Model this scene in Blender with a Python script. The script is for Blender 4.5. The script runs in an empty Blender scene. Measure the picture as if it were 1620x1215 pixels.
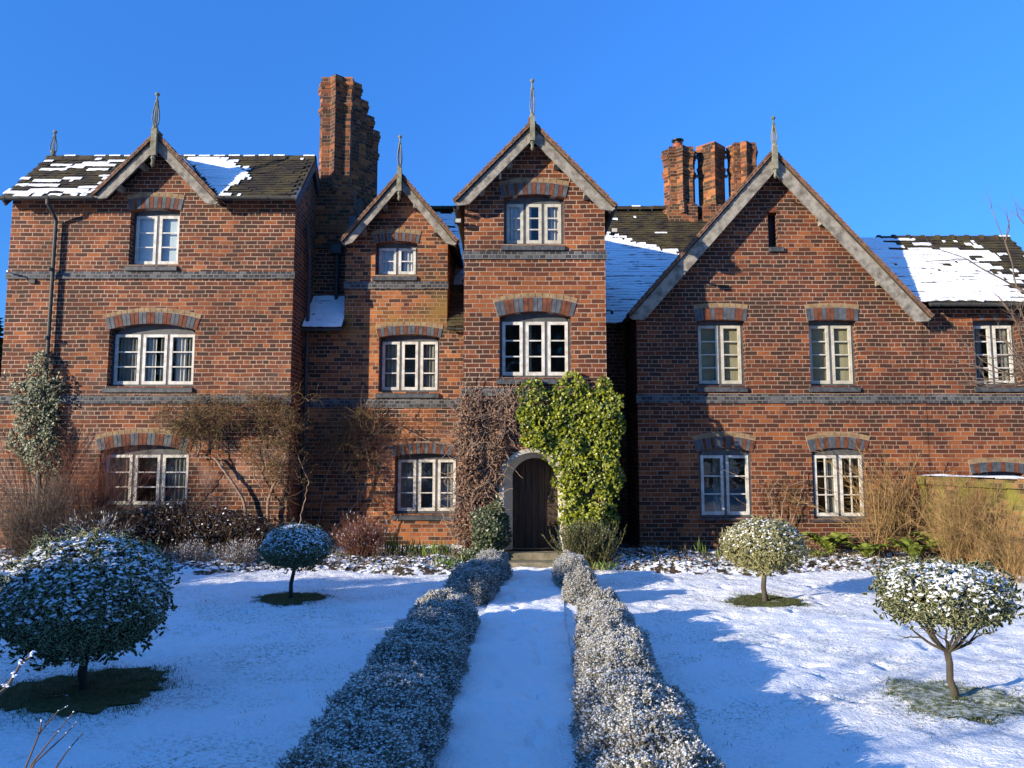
import bpy, math, random
import numpy as np
from mathutils import Vector
from mathutils.geometry import tessellate_polygon
random.seed(7); RNG = np.random.default_rng(11)
SC = bpy.context.scene; COL = SC.collection
# ------------------------------------------------------------------ camera model
F = 1217.0; TH = math.radians(5.9); CH = 1.8
ST, CT = math.sin(TH), math.cos(TH)
def at(px, py, Y):
    """world point at depth Y that projects on photo pixel px,py (1620x1215)"""
    v = (607.5-py)/F; d = CT - v*ST
    return ((px-810)/F/d*Y, Y, CH + (ST+v*CT)/d*Y)
def ax(px, py, Y): return at(px, py, Y)[0]
def az(py, Y): return at(810, py, Y)[2]
# ------------------------------------------------------------------ numeric helpers
def nrm(a): return a/np.maximum(np.linalg.norm(a, axis=-1, keepdims=True), 1e-9)
def _h(i, j, k):
    n = (i*374761393 + j*668265263 + k*2147483647) & 0xffffffff
    n = ((n ^ (n >> 13))*1274126177) & 0xffffffff
    return ((n ^ (n >> 16)) & 0xffff)/65535.0
def vn(x, y, z=0.0):
    x = np.asarray(x, float); y = np.asarray(y, float); z = np.asarray(z, float)+x*0
    i, j, k = (np.floor(a).astype(np.int64) for a in (x, y, z))
    fx, fy, fz = x-i, y-j, z-k
    fx, fy, fz = (f*f*(3-2*f) for f in (fx, fy, fz))
    r = 0
    for a in (0, 1):
        for b in (0, 1):
            for c in (0, 1):
                w = (fx if a else 1-fx)*(fy if b else 1-fy)*(fz if c else 1-fz)
                r = r + w*_h(i+a, j+b, k+c)
    return r
def fbm(x, y, z=0.0, o=4):
    r = 0; a = .5; t = 0
    for q in range(o):
        r = r + a*vn(x*2**q+q*17.3, y*2**q-q*9.1, np.asarray(z)*2**q); t += a; a *= .5
    return r/t
# ------------------------------------------------------------------ mesh builder
class MB:
    def __init__(s): s.V = []; s.n = 0; s.F = []; s.A = []
    def add(s, v, f, mat=0, attr=None):
        v = np.asarray(v, float).reshape(-1, 3); f = np.asarray(f, np.int64)
        if len(f) == 0: return
        s.V.append(v); m = np.broadcast_to(np.asarray(mat), (len(f),)).copy()
        s.F.append((f+s.n, m)); s.n += len(v)
        s.A.append(np.zeros(len(v)) if attr is None else np.broadcast_to(attr, (len(v),)))
    def box(s, x0, x1, y0, y1, z0, z1, mat=0):
        v = [(x, y, z) for x in (x0, x1) for y in (y0, y1) for z in (z0, z1)]
        s.add(v, [(0,1,3,2),(4,6,7,5),(0,4,5,1),(2,3,7,6),(0,2,6,4),(1,5,7,3)], mat)
    def prism(s, poly, d, mat=0):
        """closed extrusion of a 3D planar polygon by vector d"""
        p = np.array(poly, float); n = len(p); d = np.array(d, float)
        nv = np.zeros(3)
        for i in range(n): nv += np.cross(p[i], p[(i+1) % n])
        if np.dot(nv, d) > 0: p = p[::-1]
        s.V.append(np.vstack([p, p+d])); s.A.append(np.zeros(2*n))
        base = s.n; s.n += 2*n
        s.F.append((np.array([range(n)])+base, np.array([mat])))
        s.F.append((np.array([[n+n-1-i for i in range(n)]])+base, np.array([mat])))
        s.F.append((np.array([(i, i+n, (i+1) % n+n, (i+1) % n) for i in range(n)])+base, np.full(n, mat)))
    def build(s, name, mats, parent=None, smooth=False, attr=None):
        me = bpy.data.meshes.new(name)
        loc = np.array(parent_world(parent))
        V = np.vstack(s.V)-loc
        me.vertices.add(len(V)); me.vertices.foreach_set('co', V.astype(np.float32).ravel())
        lv = np.concatenate([f.ravel() for f, m in s.F]); lt = np.concatenate([np.full(len(f), f.shape[1]) for f, m in s.F])
        ls = np.concatenate([[0], np.cumsum(lt)[:-1]]); mi = np.concatenate([m for f, m in s.F])
        me.loops.add(len(lv)); me.loops.foreach_set('vertex_index', lv.astype(np.int32))
        me.polygons.add(len(lt)); me.polygons.foreach_set('loop_start', ls.astype(np.int32))
        me.polygons.foreach_set('loop_total', lt.astype(np.int32))
        me.polygons.foreach_set('material_index', mi.astype(np.int32))
        me.polygons.foreach_set('use_smooth', np.full(len(lt), bool(smooth)))
        if not isinstance(mats, (list, tuple)): mats = [mats]
        for m in mats: me.materials.append(m)
        if attr:
            a = me.attributes.new(attr, 'FLOAT', 'POINT'); a.data.foreach_set('value', np.concatenate(s.A).astype(np.float32))
        me.update(calc_edges=True); me.validate(clean_customdata=False)
        o = bpy.data.objects.new(name, me); COL.objects.link(o)
        if parent is not None: o.parent = parent
        return o
def parent_world(p):
    x = Vector((0, 0, 0))
    while p is not None: x += p.location; p = p.parent
    return x
def thing(name, label, cat, loc=(0, 0, 0), group=None):
    o = bpy.data.objects.new(name, None); COL.objects.link(o); o.location = loc
    o.empty_display_size = .2
    o['label'] = label; o['category'] = cat
    if group: o['group'] = group
    return o
def tag(o, label=None, cat=None, group=None, kind=None):
    for k, v in (('label', label), ('category', cat), ('group', group), ('kind', kind)):
        if v: o[k] = v
    return o
def leaves(mb, P, N, size, asp=.6, kind='hex', mat=0, cup=.15):
    P = np.asarray(P); N = nrm(np.asarray(N)); n = len(P)
    if n == 0: return
    size = np.broadcast_to(size, (n,))
    T = nrm(np.cross(N, RNG.normal(size=(n, 3)))); B = np.cross(N, T)
    if kind == 'hex': R = [(-1, 0), (-.35, .9), (.45, .75), (1, 0), (.45, -.75), (-.35, -.9)]
    elif kind == 'holly': R = [(-1, 0), (-.62, .95), (-.3, .5), (.05, 1), (.4, .45), (.7, .6), (1.15, 0), (.7, -.6), (.4, -.45), (.05, -1), (-.3, -.5), (-.62, -.95)]
    elif kind == 'ivy': R = [(-.7, 0), (-.9, .6), (-.3, .65), (-.1, 1.05), (.3, .5), (1.1, 0), (.3, -.5), (-.1, -1.05), (-.3, -.65), (-.9, -.6)]
    else: R = [(-1, 0), (0, 1), (1, 0), (0, -1)]
    k = len(R); V = np.zeros((n, k+1, 3)); V[:, 0] = P
    bend = RNG.normal(0, cup, n)
    for i, (a, b) in enumerate(R):
        V[:, i+1] = P + size[:, None]*(a*T + asp*b*B + ((bend*a*a)[:, None]-cup*abs(b))*N)
    f = np.array([(0, i+1, (i+1) % k+1) for i in range(k)])
    Fs = (np.arange(n)[:, None, None]*(k+1)+f[None]).reshape(-1, 3)
    m = np.repeat(np.broadcast_to(mat, (n,)), k)
    A = np.ones((n, k+1)); A[:, 0] = 0
    mb.add(V.reshape(-1, 3), Fs, m, A.ravel())
def caps(mb, P, size, mat=0, flat=.45):
    """small lumps of snow"""
    P = np.asarray(P); n = len(P)
    if n == 0: return
    size = np.broadcast_to(size, (n,)); k = 6; V = np.zeros((n, k+2, 3))
    a0 = RNG.uniform(0, 6.28, n); V[:, 0] = P + np.c_[RNG.normal(0, .15, n)*size, RNG.normal(0, .15, n)*size, size*flat]
    for i in range(k):
        r = size*RNG.uniform(.65, 1.2, n); a = a0+i*2*math.pi/k
        V[:, i+1] = P + np.c_[r*np.cos(a), r*np.sin(a), RNG.normal(0, .12, n)*size]
    V[:, k+1] = P - np.c_[size*0, size*0, size*.25]
    f = np.array([(0, i+1, (i+1) % k+1) for i in range(k)]+[(k+1, (i+1) % k+1, i+1) for i in range(k)])
    Fs = (np.arange(n)[:, None, None]*(k+2)+f[None]).reshape(-1, 3)
    mb.add(V.reshape(-1, 3), Fs, mat)
def blades(mb, P, D, L, w, mat=0, bend=.3):
    P = np.asarray(P); n = len(P)
    if n == 0: return
    D = nrm(np.asarray(D)); L = np.broadcast_to(L, (n,))[:, None]; w = np.broadcast_to(w, (n,))[:, None]
    S = nrm(np.cross(D, RNG.normal(size=(n, 3)))); U = np.cross(D, S)*RNG.normal(0, bend, (n, 1))
    V = np.stack([P-S*w*.6, P+S*w*.6, P+D*L*.55+U*L*.25+S*w, P+D*L*.55+U*L*.25-S*w, P+D*L+U*L], 1)
    b = np.arange(n)[:, None]*5
    mb.add(V.reshape(-1, 3), b+np.array([[0, 1, 2, 3]]), mat); 
    mb.F.append((b+np.array([[3, 2, 4]])+mb.n-len(V)*5, np.broadcast_to(mat, (n,)).copy()))
def tubes(mb, A, B, ra, rb, sides=4, mat=0):
    A = np.asarray(A, float); B = np.asarray(B, float); n = len(A)
    if n == 0: return
    ra = np.broadcast_to(ra, (n,)); rb = np.broadcast_to(rb, (n,))
    D = nrm(B-A); ref = np.where(np.abs(D[:, 2:3]) > .9, np.array([[1., 0, 0]]), np.array([[0, 0, 1.]]))
    S = nrm(np.cross(D, ref)); U = np.cross(D, S); V = np.zeros((n, 2*sides, 3))
    for i in range(sides):
        a = 2*math.pi*i/sides; w = S*math.cos(a)+U*math.sin(a)
        V[:, i] = A+w*ra[:, None]; V[:, i+sides] = B+w*rb[:, None]
    f = np.array([(i, (i+1) % sides, (i+1) % sides+sides, i+sides) for i in range(sides)])
    mb.add(V.reshape(-1, 3), (np.arange(n)[:, None, None]*2*sides+f[None]).reshape(-1, 4), mat)
def path_tube(mb, pts, r, sides=8, mat=0):
    """one continuous closed tube through points; r scalar or list"""
    P = np.array(pts, float); n = len(P); r = np.broadcast_to(r, (n,))
    T = np.gradient(P, axis=0); T = nrm(T); V = []
    ref = np.array([0, 0, 1.]) if abs(T[0][2]) < .8 else np.array([1., 0, 0])
    for i in range(n):
        S = nrm(np.cross(T[i], ref)); U = np.cross(S, T[i]); 
        for j in range(sides):
            a = 2*math.pi*j/sides; V.append(P[i]+r[i]*(S*math.cos(a)+U*math.sin(a)))
    f = [(i*sides+j, (i+1)*sides+j, (i+1)*sides+(j+1) % sides, i*sides+(j+1) % sides) for i in range(n-1) for j in range(sides)]
    b = mb.n; mb.add(V, f, mat)
    mb.F.append((np.array([range(sides)])+b, np.array([mat]))); mb.F.append((np.array([[(n-1)*sides+sides-1-j for j in range(sides)]])+b, np.array([mat])))
def walk(P, D, steps, step, wob, grav=0.0, r0=.004, r1=.0015):
    """random wandering twigs -> segments A,B,ra,rb, ends"""
    n = len(P); P = np.array(P, float); D = nrm(np.array(D, float)); A = []; B = []; RA = []; RB = []
    step = np.broadcast_to(step, (n,))[:, None]; r0 = np.broadcast_to(r0, (n,))
    for k in range(steps):
        Q = P+D*step; A.append(P); B.append(Q)
        RA.append(r0+(r1-r0)*k/steps); RB.append(r0+(r1-r0)*(k+1)/steps)
        D = nrm(D+RNG.normal(0, wob, (n, 3))+np.array([0, 0, grav])); P = Q
    return np.vstack(A), np.vstack(B), np.concatenate(RA), np.concatenate(RB), P
def branching(base, d, L, r, depth, spread=.6, nseg=3, kids=(2, 3), up=.1, shrink=.72, out=None, tips=None):
    if out is None: out = []
    if tips is None: tips = []
    p = np.array(base, float); d = nrm(np.array(d, float)); rr = r
    for i in range(nseg):
        q = p+d*L/nseg; r2 = rr*(.93 if depth else .7)
        out.append((p, q, rr, r2)); p = q; rr = r2
        d = nrm(d+RNG.normal(0, .13, 3)+np.array([0, 0, up*.3]))
        if depth and i >= nseg//2 and i < nseg-1 and random.random() < .6:
            dd = nrm(d+RNG.normal(0, spread, 3)+np.array([0, 0, up])); branching(p, dd, L*shrink*.85, rr*.5, depth-1, spread, nseg, kids, up, shrink, out, tips)
    if depth:
        for k in range(random.randint(*kids)):
            dd = nrm(d+RNG.normal(0, spread, 3)+np.array([0, 0, up])); branching(p, dd, L*shrink*random.uniform(.8, 1.15), rr*.72, depth-1, spread, nseg, kids, up, shrink, out, tips)
    else: tips.append(p)
    return out, tips
def segs_to(mb, out, sides=5, mat=0):
    A = np.array([o[0] for o in out]); B = np.array([o[1] for o in out]); ra = np.array([o[2] for o in out]); rb = np.array([o[3] for o in out])
    tubes(mb, A, B+(B-A)*.04, ra, rb, sides, mat)
# ------------------------------------------------------------------ materials
def newmat(name):
    m = bpy.data.materials.new(name); m.use_nodes = True; nt = m.node_tree
    return m, nt, nt.nodes['Principled BSDF']
def nd(nt, t, **kw):
    n = nt.nodes.new(t)
    for k, v in kw.items():
        if k.startswith('i_'): n.inputs[k[2:].replace('_', ' ')].default_value = v
        else: setattr(n, k, v)
    return n
def ramp(nt, stops, interp='LINEAR'):
    r = nt.nodes.new('ShaderNodeValToRGB'); r.color_ramp.interpolation = interp; e = r.color_ramp.elements
    while len(e) < len(stops): e.new(.5)
    for x, (p, c) in zip(e, stops): x.position = p; x.color = (c[0], c[1], c[2], 1) if hasattr(c, '__len__') else (c, c, c, 1)
    return r
def mixc(nt, fac, a, b, mode='MIX'):
    m = nt.nodes.new('ShaderNodeMix'); m.data_type = 'RGBA'; m.blend_type = mode; L = nt.links
    for s, v in ((m.inputs[0], fac), (m.inputs[6], a), (m.inputs[7], b)):
        if isinstance(v, bpy.types.NodeSocket): L.new(v, s)
        elif hasattr(v, '__len__'): s.default_value = (v[0], v[1], v[2], 1)
        else: s.default_value = v
    return m.outputs[2]
def math_(nt, op, a, b=None, c=None, clamp=False):
    m = nt.nodes.new('ShaderNodeMath'); m.operation = op; m.use_clamp = clamp
    for i, v in enumerate((a, b, c)):
        if v is None: continue
        if isinstance(v, bpy.types.NodeSocket): nt.links.new(v, m.inputs[i])
        else: m.inputs[i].default_value = v
    return m.outputs[0]
def noise(nt, vec, scale, detail=4, rough=.55, off=None):
    n = nt.nodes.new('ShaderNodeTexNoise'); n.inputs['Scale'].default_value = scale; n.inputs['Detail'].default_value = detail; n.inputs['Roughness'].default_value = rough
    if off is not None:
        a = nt.nodes.new('ShaderNodeVectorMath'); a.operation = 'ADD'; nt.links.new(vec, a.inputs[0]); a.inputs[1].default_value = off; vec = a.outputs[0]
    nt.links.new(vec, n.inputs['Vector']); return n.outputs['Fac']
def simple(name, c1, c2=None, scale=8., rough=.75, bump=.2, bscale=None, metal=0, spec=.3, stretch=None, lo=.35, hi=.65, bdist=.01):
    m, nt, b = newmat(name); tc = nt.nodes.new('ShaderNodeTexCoord'); v = tc.outputs['Object']
    if stretch:
        mp = nt.nodes.new('ShaderNodeMapping'); mp.inputs['Scale'].default_value = stretch; nt.links.new(v, mp.inputs[0]); v = mp.outputs[0]
    f = noise(nt, v, scale); c2 = c2 or tuple(x*.7 for x in c1)
    r = ramp(nt, [(lo, c1), (hi, c2)]); nt.links.new(f, r.inputs[0]); nt.links.new(r.outputs[0], b.inputs['Base Color'])
    b.inputs['Roughness'].default_value = rough; b.inputs['Metallic'].default_value = metal; b.inputs['Specular IOR Level'].default_value = spec
    if bump:
        bp = nt.nodes.new('ShaderNodeBump'); bp.inputs['Strength'].default_value = bump; bp.inputs['Distance'].default_value = bdist
        nt.links.new(noise(nt, v, bscale or scale*4, 5), bp.inputs['Height']); nt.links.new(bp.outputs[0], b.inputs['Normal'])
    return m
def foliage(name, c1, c2, rough=.5, rim=None, trans=.25, scale=9., spec=.3, rimat=.55):
    m, nt, b = newmat(name); tc = nt.nodes.new('ShaderNodeTexCoord'); f = noise(nt, tc.outputs['Object'], scale, 3)
    g = nt.nodes.new('ShaderNodeNewGeometry')
    f2 = math_(nt, 'ADD', math_(nt, 'MULTIPLY', f, .6), math_(nt, 'MULTIPLY', g.outputs['Random Per Island'], .4))
    r = ramp(nt, [(.3, c1), (.68, c2)]); nt.links.new(f2, r.inputs[0]); c = r.outputs[0]
    if rim:
        a = nt.nodes.new('ShaderNodeAttribute'); a.attribute_name = 'rim'
        k = math_(nt, 'GREATER_THAN', a.outputs['Fac'], rimat)
        c = mixc(nt, k, c, rim)
    nt.links.new(c, b.inputs['Base Color']); b.inputs['Roughness'].default_value = rough; b.inputs['Specular IOR Level'].default_value = spec
    if trans:
        t = nt.nodes.new('ShaderNodeBsdfTranslucent'); nt.links.new(c, t.inputs[0]); mx = nt.nodes.new('ShaderNodeMixShader'); mx.inputs[0].default_value = trans
        nt.links.new(b.outputs[0], mx.inputs[1]); nt.links.new(t.outputs[0], mx.inputs[2]); nt.links.new(mx.outputs[0], nt.nodes['Material Output'].inputs[0])
    return m
def brickmat(name, stops, mortar=(.34, .245, .175), pale=0.0, bias=0.0, roww=.087, width=.262, squash=.5, moss=0.0, orange=None, lichen=None, shift=-.07):
    m, nt, b = newmat(name); L = nt.links
    tc = nt.nodes.new('ShaderNodeTexCoord'); g = nt.nodes.new('ShaderNodeNewGeometry'); P = tc.outputs['Object']
    cr = nd(nt, 'ShaderNodeVectorMath', operation='CROSS_PRODUCT'); L.new(g.outputs['True Normal'], cr.inputs[0]); cr.inputs[1].default_value = (0, 0, 1)
    no = nd(nt, 'ShaderNodeVectorMath', operation='NORMALIZE'); L.new(cr.outputs[0], no.inputs[0])
    dt = nd(nt, 'ShaderNodeVectorMath', operation='DOT_PRODUCT'); L.new(no.outputs[0], dt.inputs[0]); L.new(P, dt.inputs[1])
    sx = nt.nodes.new('ShaderNodeSeparateXYZ'); L.new(P, sx.inputs[0])
    wob = math_(nt, 'MULTIPLY_ADD', noise(nt, P, 1.7, 2), .03, -.015)
    wob2 = math_(nt, 'MULTIPLY_ADD', noise(nt, P, 22, 2), .008, -.004)
    z = math_(nt, 'ADD', math_(nt, 'ADD', sx.outputs[2], wob), wob2)
    u = math_(nt, 'ADD', dt.outputs['Value'], math_(nt, 'MULTIPLY', wob2, 2.0))
    u = math_(nt, 'ADD', u, 40.0); z2 = math_(nt, 'ADD', z, 8.7)
    cm = nt.nodes.new('ShaderNodeCombineXYZ'); L.new(u, cm.inputs[0]); L.new(z2, cm.inputs[1])
    br = nt.nodes.new('ShaderNodeTexBrick'); L.new(cm.outputs[0], br.inputs[0]); br.offset = .5; br.offset_frequency = 2; br.squash = squash; br.squash_frequency = 4
    for k, v in (('Color1', (0, 0, 0, 1)), ('Color2', (1, 1, 1, 1)), ('Mortar', (.5, .5, .5, 1)), ('Scale', 1), ('Mortar Size', .0075), ('Mortar Smooth', .25), ('Bias', bias), ('Brick Width', width), ('Row Height', roww)): br.inputs[k].default_value = v
    n1 = noise(nt, P, 0.9, 4, .6); n2 = noise(nt, P, 24, 4, .75)
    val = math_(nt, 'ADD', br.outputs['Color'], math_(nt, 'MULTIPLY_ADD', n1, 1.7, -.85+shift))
    val = math_(nt, 'ADD', val, math_(nt, 'MULTIPLY_ADD', n2, .6, -.3))
    if orange:   # (z0, z1) band rebuilt in brighter bricks
        a = math_(nt, 'SUBTRACT', 1.0, math_(nt, 'MULTIPLY', math_(nt, 'ABSOLUTE', math_(nt, 'SUBTRACT', sx.outputs[2], orange[0])), 1/orange[1]), clamp=True)
        val = math_(nt, 'ADD', val, math_(nt, 'MULTIPLY', a, orange[2]))
    r = ramp(nt, stops); L.new(val, r.inputs[0])
    mo = ramp(nt, [(.3, tuple(x*.6 for x in mortar)), (.62, mortar)]); L.new(noise(nt, P, 2.3, 5), mo.inputs[0])
    c = mixc(nt, br.outputs['Fac'], r.outputs[0], mo.outputs[0])
    if pale:
        pm = ramp(nt, [(.5, 0), (.68, 1)]); L.new(noise(nt, P, 1.1, 4, .6, (5.2, 1.1, 7)), pm.inputs[0])
        zz = math_(nt, 'MULTIPLY_ADD', sx.outputs[2], -.4, 1.7, clamp=True)
        c = mixc(nt, math_(nt, 'MULTIPLY', math_(nt, 'MULTIPLY', pm.outputs[0], zz), pale), c, (.42, .27, .2))
    if moss:
        pm = ramp(nt, [(.45, 0), (.62, 1)]); L.new(noise(nt, P, 1.6, 5, .65), pm.inputs[0])
        c = mixc(nt, math_(nt, 'MULTIPLY', pm.outputs[0], moss), c, (.16, .15, .03))
    if lichen:
        pm = ramp(nt, [(.45, 0), (.6, 1)]); L.new(noise(nt, P, 1.3, 4, .6, (2, 0, 4)), pm.inputs[0])
        a = math_(nt, 'SUBTRACT', 1.0, math_(nt, 'MULTIPLY', math_(nt, 'ABSOLUTE', math_(nt, 'SUBTRACT', sx.outputs[2], lichen[0])), 1/lichen[1]), clamp=True)
        c = mixc(nt, math_(nt, 'MULTIPLY', math_(nt, 'MULTIPLY', pm.outputs[0], a), .8), c, (.2, .12, .03))
    st_ = ramp(nt, [(.3, .72), (.7, 1.25)]); L.new(noise(nt, P, .55, 5, .6, (9, 2, 3)), st_.inputs[0]); c = mixc(nt, 1.0, c, st_.outputs[0], 'MULTIPLY')
    L.new(c, b.inputs['Base Color']); b.inputs['Roughness'].default_value = .85; b.inputs['Specular IOR Level'].default_value = .25
    hgt = math_(nt, 'ADD', math_(nt, 'MULTIPLY', math_(nt, 'SUBTRACT', 1.0, br.outputs['Fac']), 1.0), math_(nt, 'MULTIPLY', n2, .55))
    hgt = math_(nt, 'ADD', hgt, math_(nt, 'MULTIPLY', br.outputs['Color'], .5))
    bp = nt.nodes.new('ShaderNodeBump'); bp.inputs['Strength'].default_value = .6; bp.inputs['Distance'].default_value = .012
    L.new(hgt, bp.inputs['Height']); L.new(bp.outputs[0], b.inputs['Normal'])
    return m
BR = [(-.0, (.04, .019, .012)), (.2, (.058, .021, .012)), (.45, (.088, .026, .012)), (.7, (.13, .037, .014)), (.97, (.235, .074, .023))]
BRT = [(.0, (.036, .019, .012)), (.22, (.06, .024, .013)), (.45, (.11, .035, .015)), (.7, (.2, .062, .021)), (.97, (.33, .11, .032))]
M = {}
M['brick'] = brickmat('brick', BR, pale=.45)
M['brick_orange'] = brickmat('brick_orange', BRT, pale=.15, lichen=(5.1, 1.1), shift=.02)
M['brick_tower'] = brickmat('brick_tower', BR, pale=.0, orange=(4.9, .8, .6))
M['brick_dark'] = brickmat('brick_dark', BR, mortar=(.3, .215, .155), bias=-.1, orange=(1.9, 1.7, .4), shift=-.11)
M['brick_chimney'] = brickmat('brick_chimney', BRT, mortar=(.2, .13, .09), moss=.1)
M['brick_garden'] = brickmat('brick_garden', [(.1, (.06, .035, .018)), (.5, (.15, .075, .03)), (.9, (.24, .13, .06))], mortar=(.2, .17, .1), moss=.95, shift=0)
M['blue'] = brickmat('blue_brick', [(.1, (.024, .027, .032)), (.5, (.05, .055, .063)), (.9, (.095, .1, .105))], mortar=(.17, .155, .13), width=.12, squash=1, roww=.0775)
M['vb'] = simple('blue_voussoir', (.04, .045, .052), (.085, .093, .105), 7, .7, .3)
M['vr'] = simple('red_voussoir', (.15, .048, .02), (.07, .024, .013), 9, .85, .4)
M['vc'] = simple('cream_brick', (.27, .19, .1), (.16, .1, .05), 7, .85, .4)
M['mortar'] = simple('mortar', (.4, .31, .23), None, 20, .9, .3)
M['sill'] = simple('engineering_brick_sill', (.03, .034, .038), (.075, .08, .085), 11, .6, .4)
M['stonegrey'] = simple('painted_stone', (.42, .39, .33), (.33, .3, .25), 4, .8, .2)
M['step'] = simple('step_stone', (.22, .19, .13), (.1, .09, .06), 6, .85, .5)
M['white'] = simple('white_paint', (.58, .56, .51), (.38, .36, .31), 9, .5, .15)
M['cream_paint'] = simple('cream_paint', (.46, .44, .37), (.33, .31, .25), 9, .5, .15)
M['greypaint'] = simple('grey_paint', (.085, .088, .09), (.055, .056, .058), 9, .55, .2)
M['oakgrey'] = simple('weathered_oak', (.27, .245, .2), (.1, .088, .07), 7, .85, .6, 40, stretch=(1, 1, 1), lo=.38, hi=.68)
M['finial'] = simple('mossy_wood', (.22, .21, .16), (.1, .1, .055), 9, .85, .5)
M['metal'] = simple('painted_iron', (.03, .032, .033), (.055, .056, .055), 9, .45, .2)
M['pipe'] = simple('grey_pipe', (.06, .062, .055), (.04, .04, .035), 9, .6, .1, spec=.2)
M['black'] = simple('black_metal', (.012, .012, .013), None, 5, .5, .1)
M['pot'] = simple('terracotta', (.35, .1, .045), (.22, .06, .03), 9, .8, .2)
M['tile'] = simple('clay_tile', (.026, .02, .015), (.075, .06, .022), 2.6, .85, .5, 30, lo=.4, hi=.7)
M['vergetile'] = simple('verge_tile', (.2, .11, .07), (.1, .06, .042), 9, .85, .4)
M['lead'] = simple('lead', (.1, .11, .125), None, 4, .5, .2)
M['curtain'] = simple('curtain', (.5, .48, .45), (.36, .34, .32), 3, .9, .0)
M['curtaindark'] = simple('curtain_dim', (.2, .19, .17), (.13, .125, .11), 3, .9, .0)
M['blind'] = simple('blind', (.3, .26, .17), (.25, .21, .13), 3, .9, .0)
M['blindwhite'] = simple('white_blind', (.5, .55, .57), (.42, .47, .5), 3, .9, .0)
M['inside'] = simple('room_plaster', (.16, .15, .13), None, 3, .9, .0)
def snowmat(name, specks=0.0, soil=0.0):
    m, nt, b = newmat(name); tc = nt.nodes.new('ShaderNodeTexCoord'); P = tc.outputs['Object']; L = nt.links
    c = (.84, .86, .9)
    if specks:
        a = ramp(nt, [(.44, .12), (.62, 1)]); L.new(noise(nt, P, .9, 5, .65, (3, 8, 0)), a.inputs[0])
        s = ramp(nt, [(.49, 0), (.62, 1)]); L.new(noise(nt, P, 30, 6, .8), s.inputs[0])
        k = math_(nt, 'MULTIPLY', math_(nt, 'MULTIPLY', a.outputs[0], s.outputs[0]), specks)
        c = mixc(nt, k, c, (.15, .15, .07))
    if soil:
        a = ramp(nt, [(.47, 0), (.52, 1)]); L.new(noise(nt, P, 5.5, 6, .7), a.inputs[0])
        c = mixc(nt, math_(nt, 'MULTIPLY', a.outputs[0], soil), c, (.05, .036, .022))
    if isinstance(c, tuple): b.inputs['Base Color'].default_value = c+(1,)
    else: L.new(c, b.inputs['Base Color'])
    b.inputs['Roughness'].default_value = .75; b.inputs['Specular IOR Level'].default_value = .2
    bp = nt.nodes.new('ShaderNodeBump'); bp.inputs['Strength'].default_value = .85; bp.inputs['Distance'].default_value = .07
    h = math_(nt, 'ADD', noise(nt, P, 6, 7, .7), math_(nt, 'MULTIPLY', noise(nt, P, 45, 4, .6), .3)); L.new(h, bp.inputs['Height']); L.new(bp.outputs[0], b.inputs['Normal'])
    return m
M['snow'] = snowmat('snow'); M['lawnsnow'] = snowmat('lawn_snow', .95); M['bedsnow'] = snowmat('bed_snow', .3, 1.0)
M['frost'] = simple('frost_snow', (.8, .83, .88), (.7, .73, .78), 20, .7, .0)
M['holly'] = foliage('holly_leaf', (.010, .020, .008), (.035, .05, .016), .45, rim=(.4, .4, .22), spec=.2, rimat=.82)
M['holly_pale'] = foliage('holly_leaf_pale', (.03, .045, .012), (.1, .11, .03), .35, rim=(.36, .33, .15), spec=.4, rimat=.62)
M['bark'] = simple('bark', (.075, .065, .045), (.035, .03, .022), 14, .9, .8, 50, stretch=(1, 1, .3))
M['frostfine'] = simple('frost_rime', (.55, .56, .56), (.42, .43, .42), 20, .8, .0)
M['lav'] = foliage('lavender_leaf', (.14, .13, .1), (.42, .4, .335), .7, trans=.15)
M['lavwood'] = simple('lavender_stem', (.07, .055, .045), None, 20, .9, .0)
M['ivy'] = foliage('ivy_leaf', (.010, .034, .004), (.24, .26, .012), .4, spec=.4, scale=5., trans=.15)
M['ivydark'] = foliage('ivy_leaf_dark', (.02, .035, .012), (.09, .11, .045), .4, spec=.5)
M['ivypale'] = foliage('ivy_variegated', (.015, .025, .01), (.24, .26, .15), .45, spec=.4)
M['dead'] = foliage('dead_leaf', (.06, .034, .022), (.26, .155, .1), .8, trans=.1)
M['deadstem'] = simple('creeper_stem', (.3, .21, .15), (.16, .1, .07), 12, .9, .3)
M['twig'] = simple('twig_brown', (.2, .13, .06), (.09, .055, .028), 9, .9, .0)
M['twigolive'] = foliage('jasmine_leaf', (.07, .045, .014), (.24, .16, .05), .7)
M['twiggold'] = simple('twig_golden', (.3, .19, .075), (.11, .07, .028), 6, .85, .0)
M['twigred'] = simple('twig_red', (.2, .075, .045), (.1, .04, .025), 6, .85, .0)
M['twiggrey'] = simple('twig_grey', (.15, .11, .08), (.07, .05, .035), 6, .85, .0)
M['shrubdark'] = foliage('dark_shrub_leaf', (.018, .012, .009), (.06, .035, .025), .5)
M['rosemary'] = foliage('rosemary_leaf', (.045, .06, .022), (.16, .18, .07), .6)
M['fern'] = foliage('fern_leaf', (.07, .1, .018), (.22, .26, .04), .6)
M['grass'] = foliage('grass_blade', (.035, .055, .01), (.13, .15, .04), .7)
M['strap'] = foliage('strap_leaf', (.06, .11, .02), (.2, .27, .06), .5)
M['yew'] = foliage('yew_leaf', (.01, .022, .008), (.03, .05, .015), .6)
M['soil'] = simple('soil', (.03, .02, .012), (.05, .035, .02), 9, .95, .8)
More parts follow.
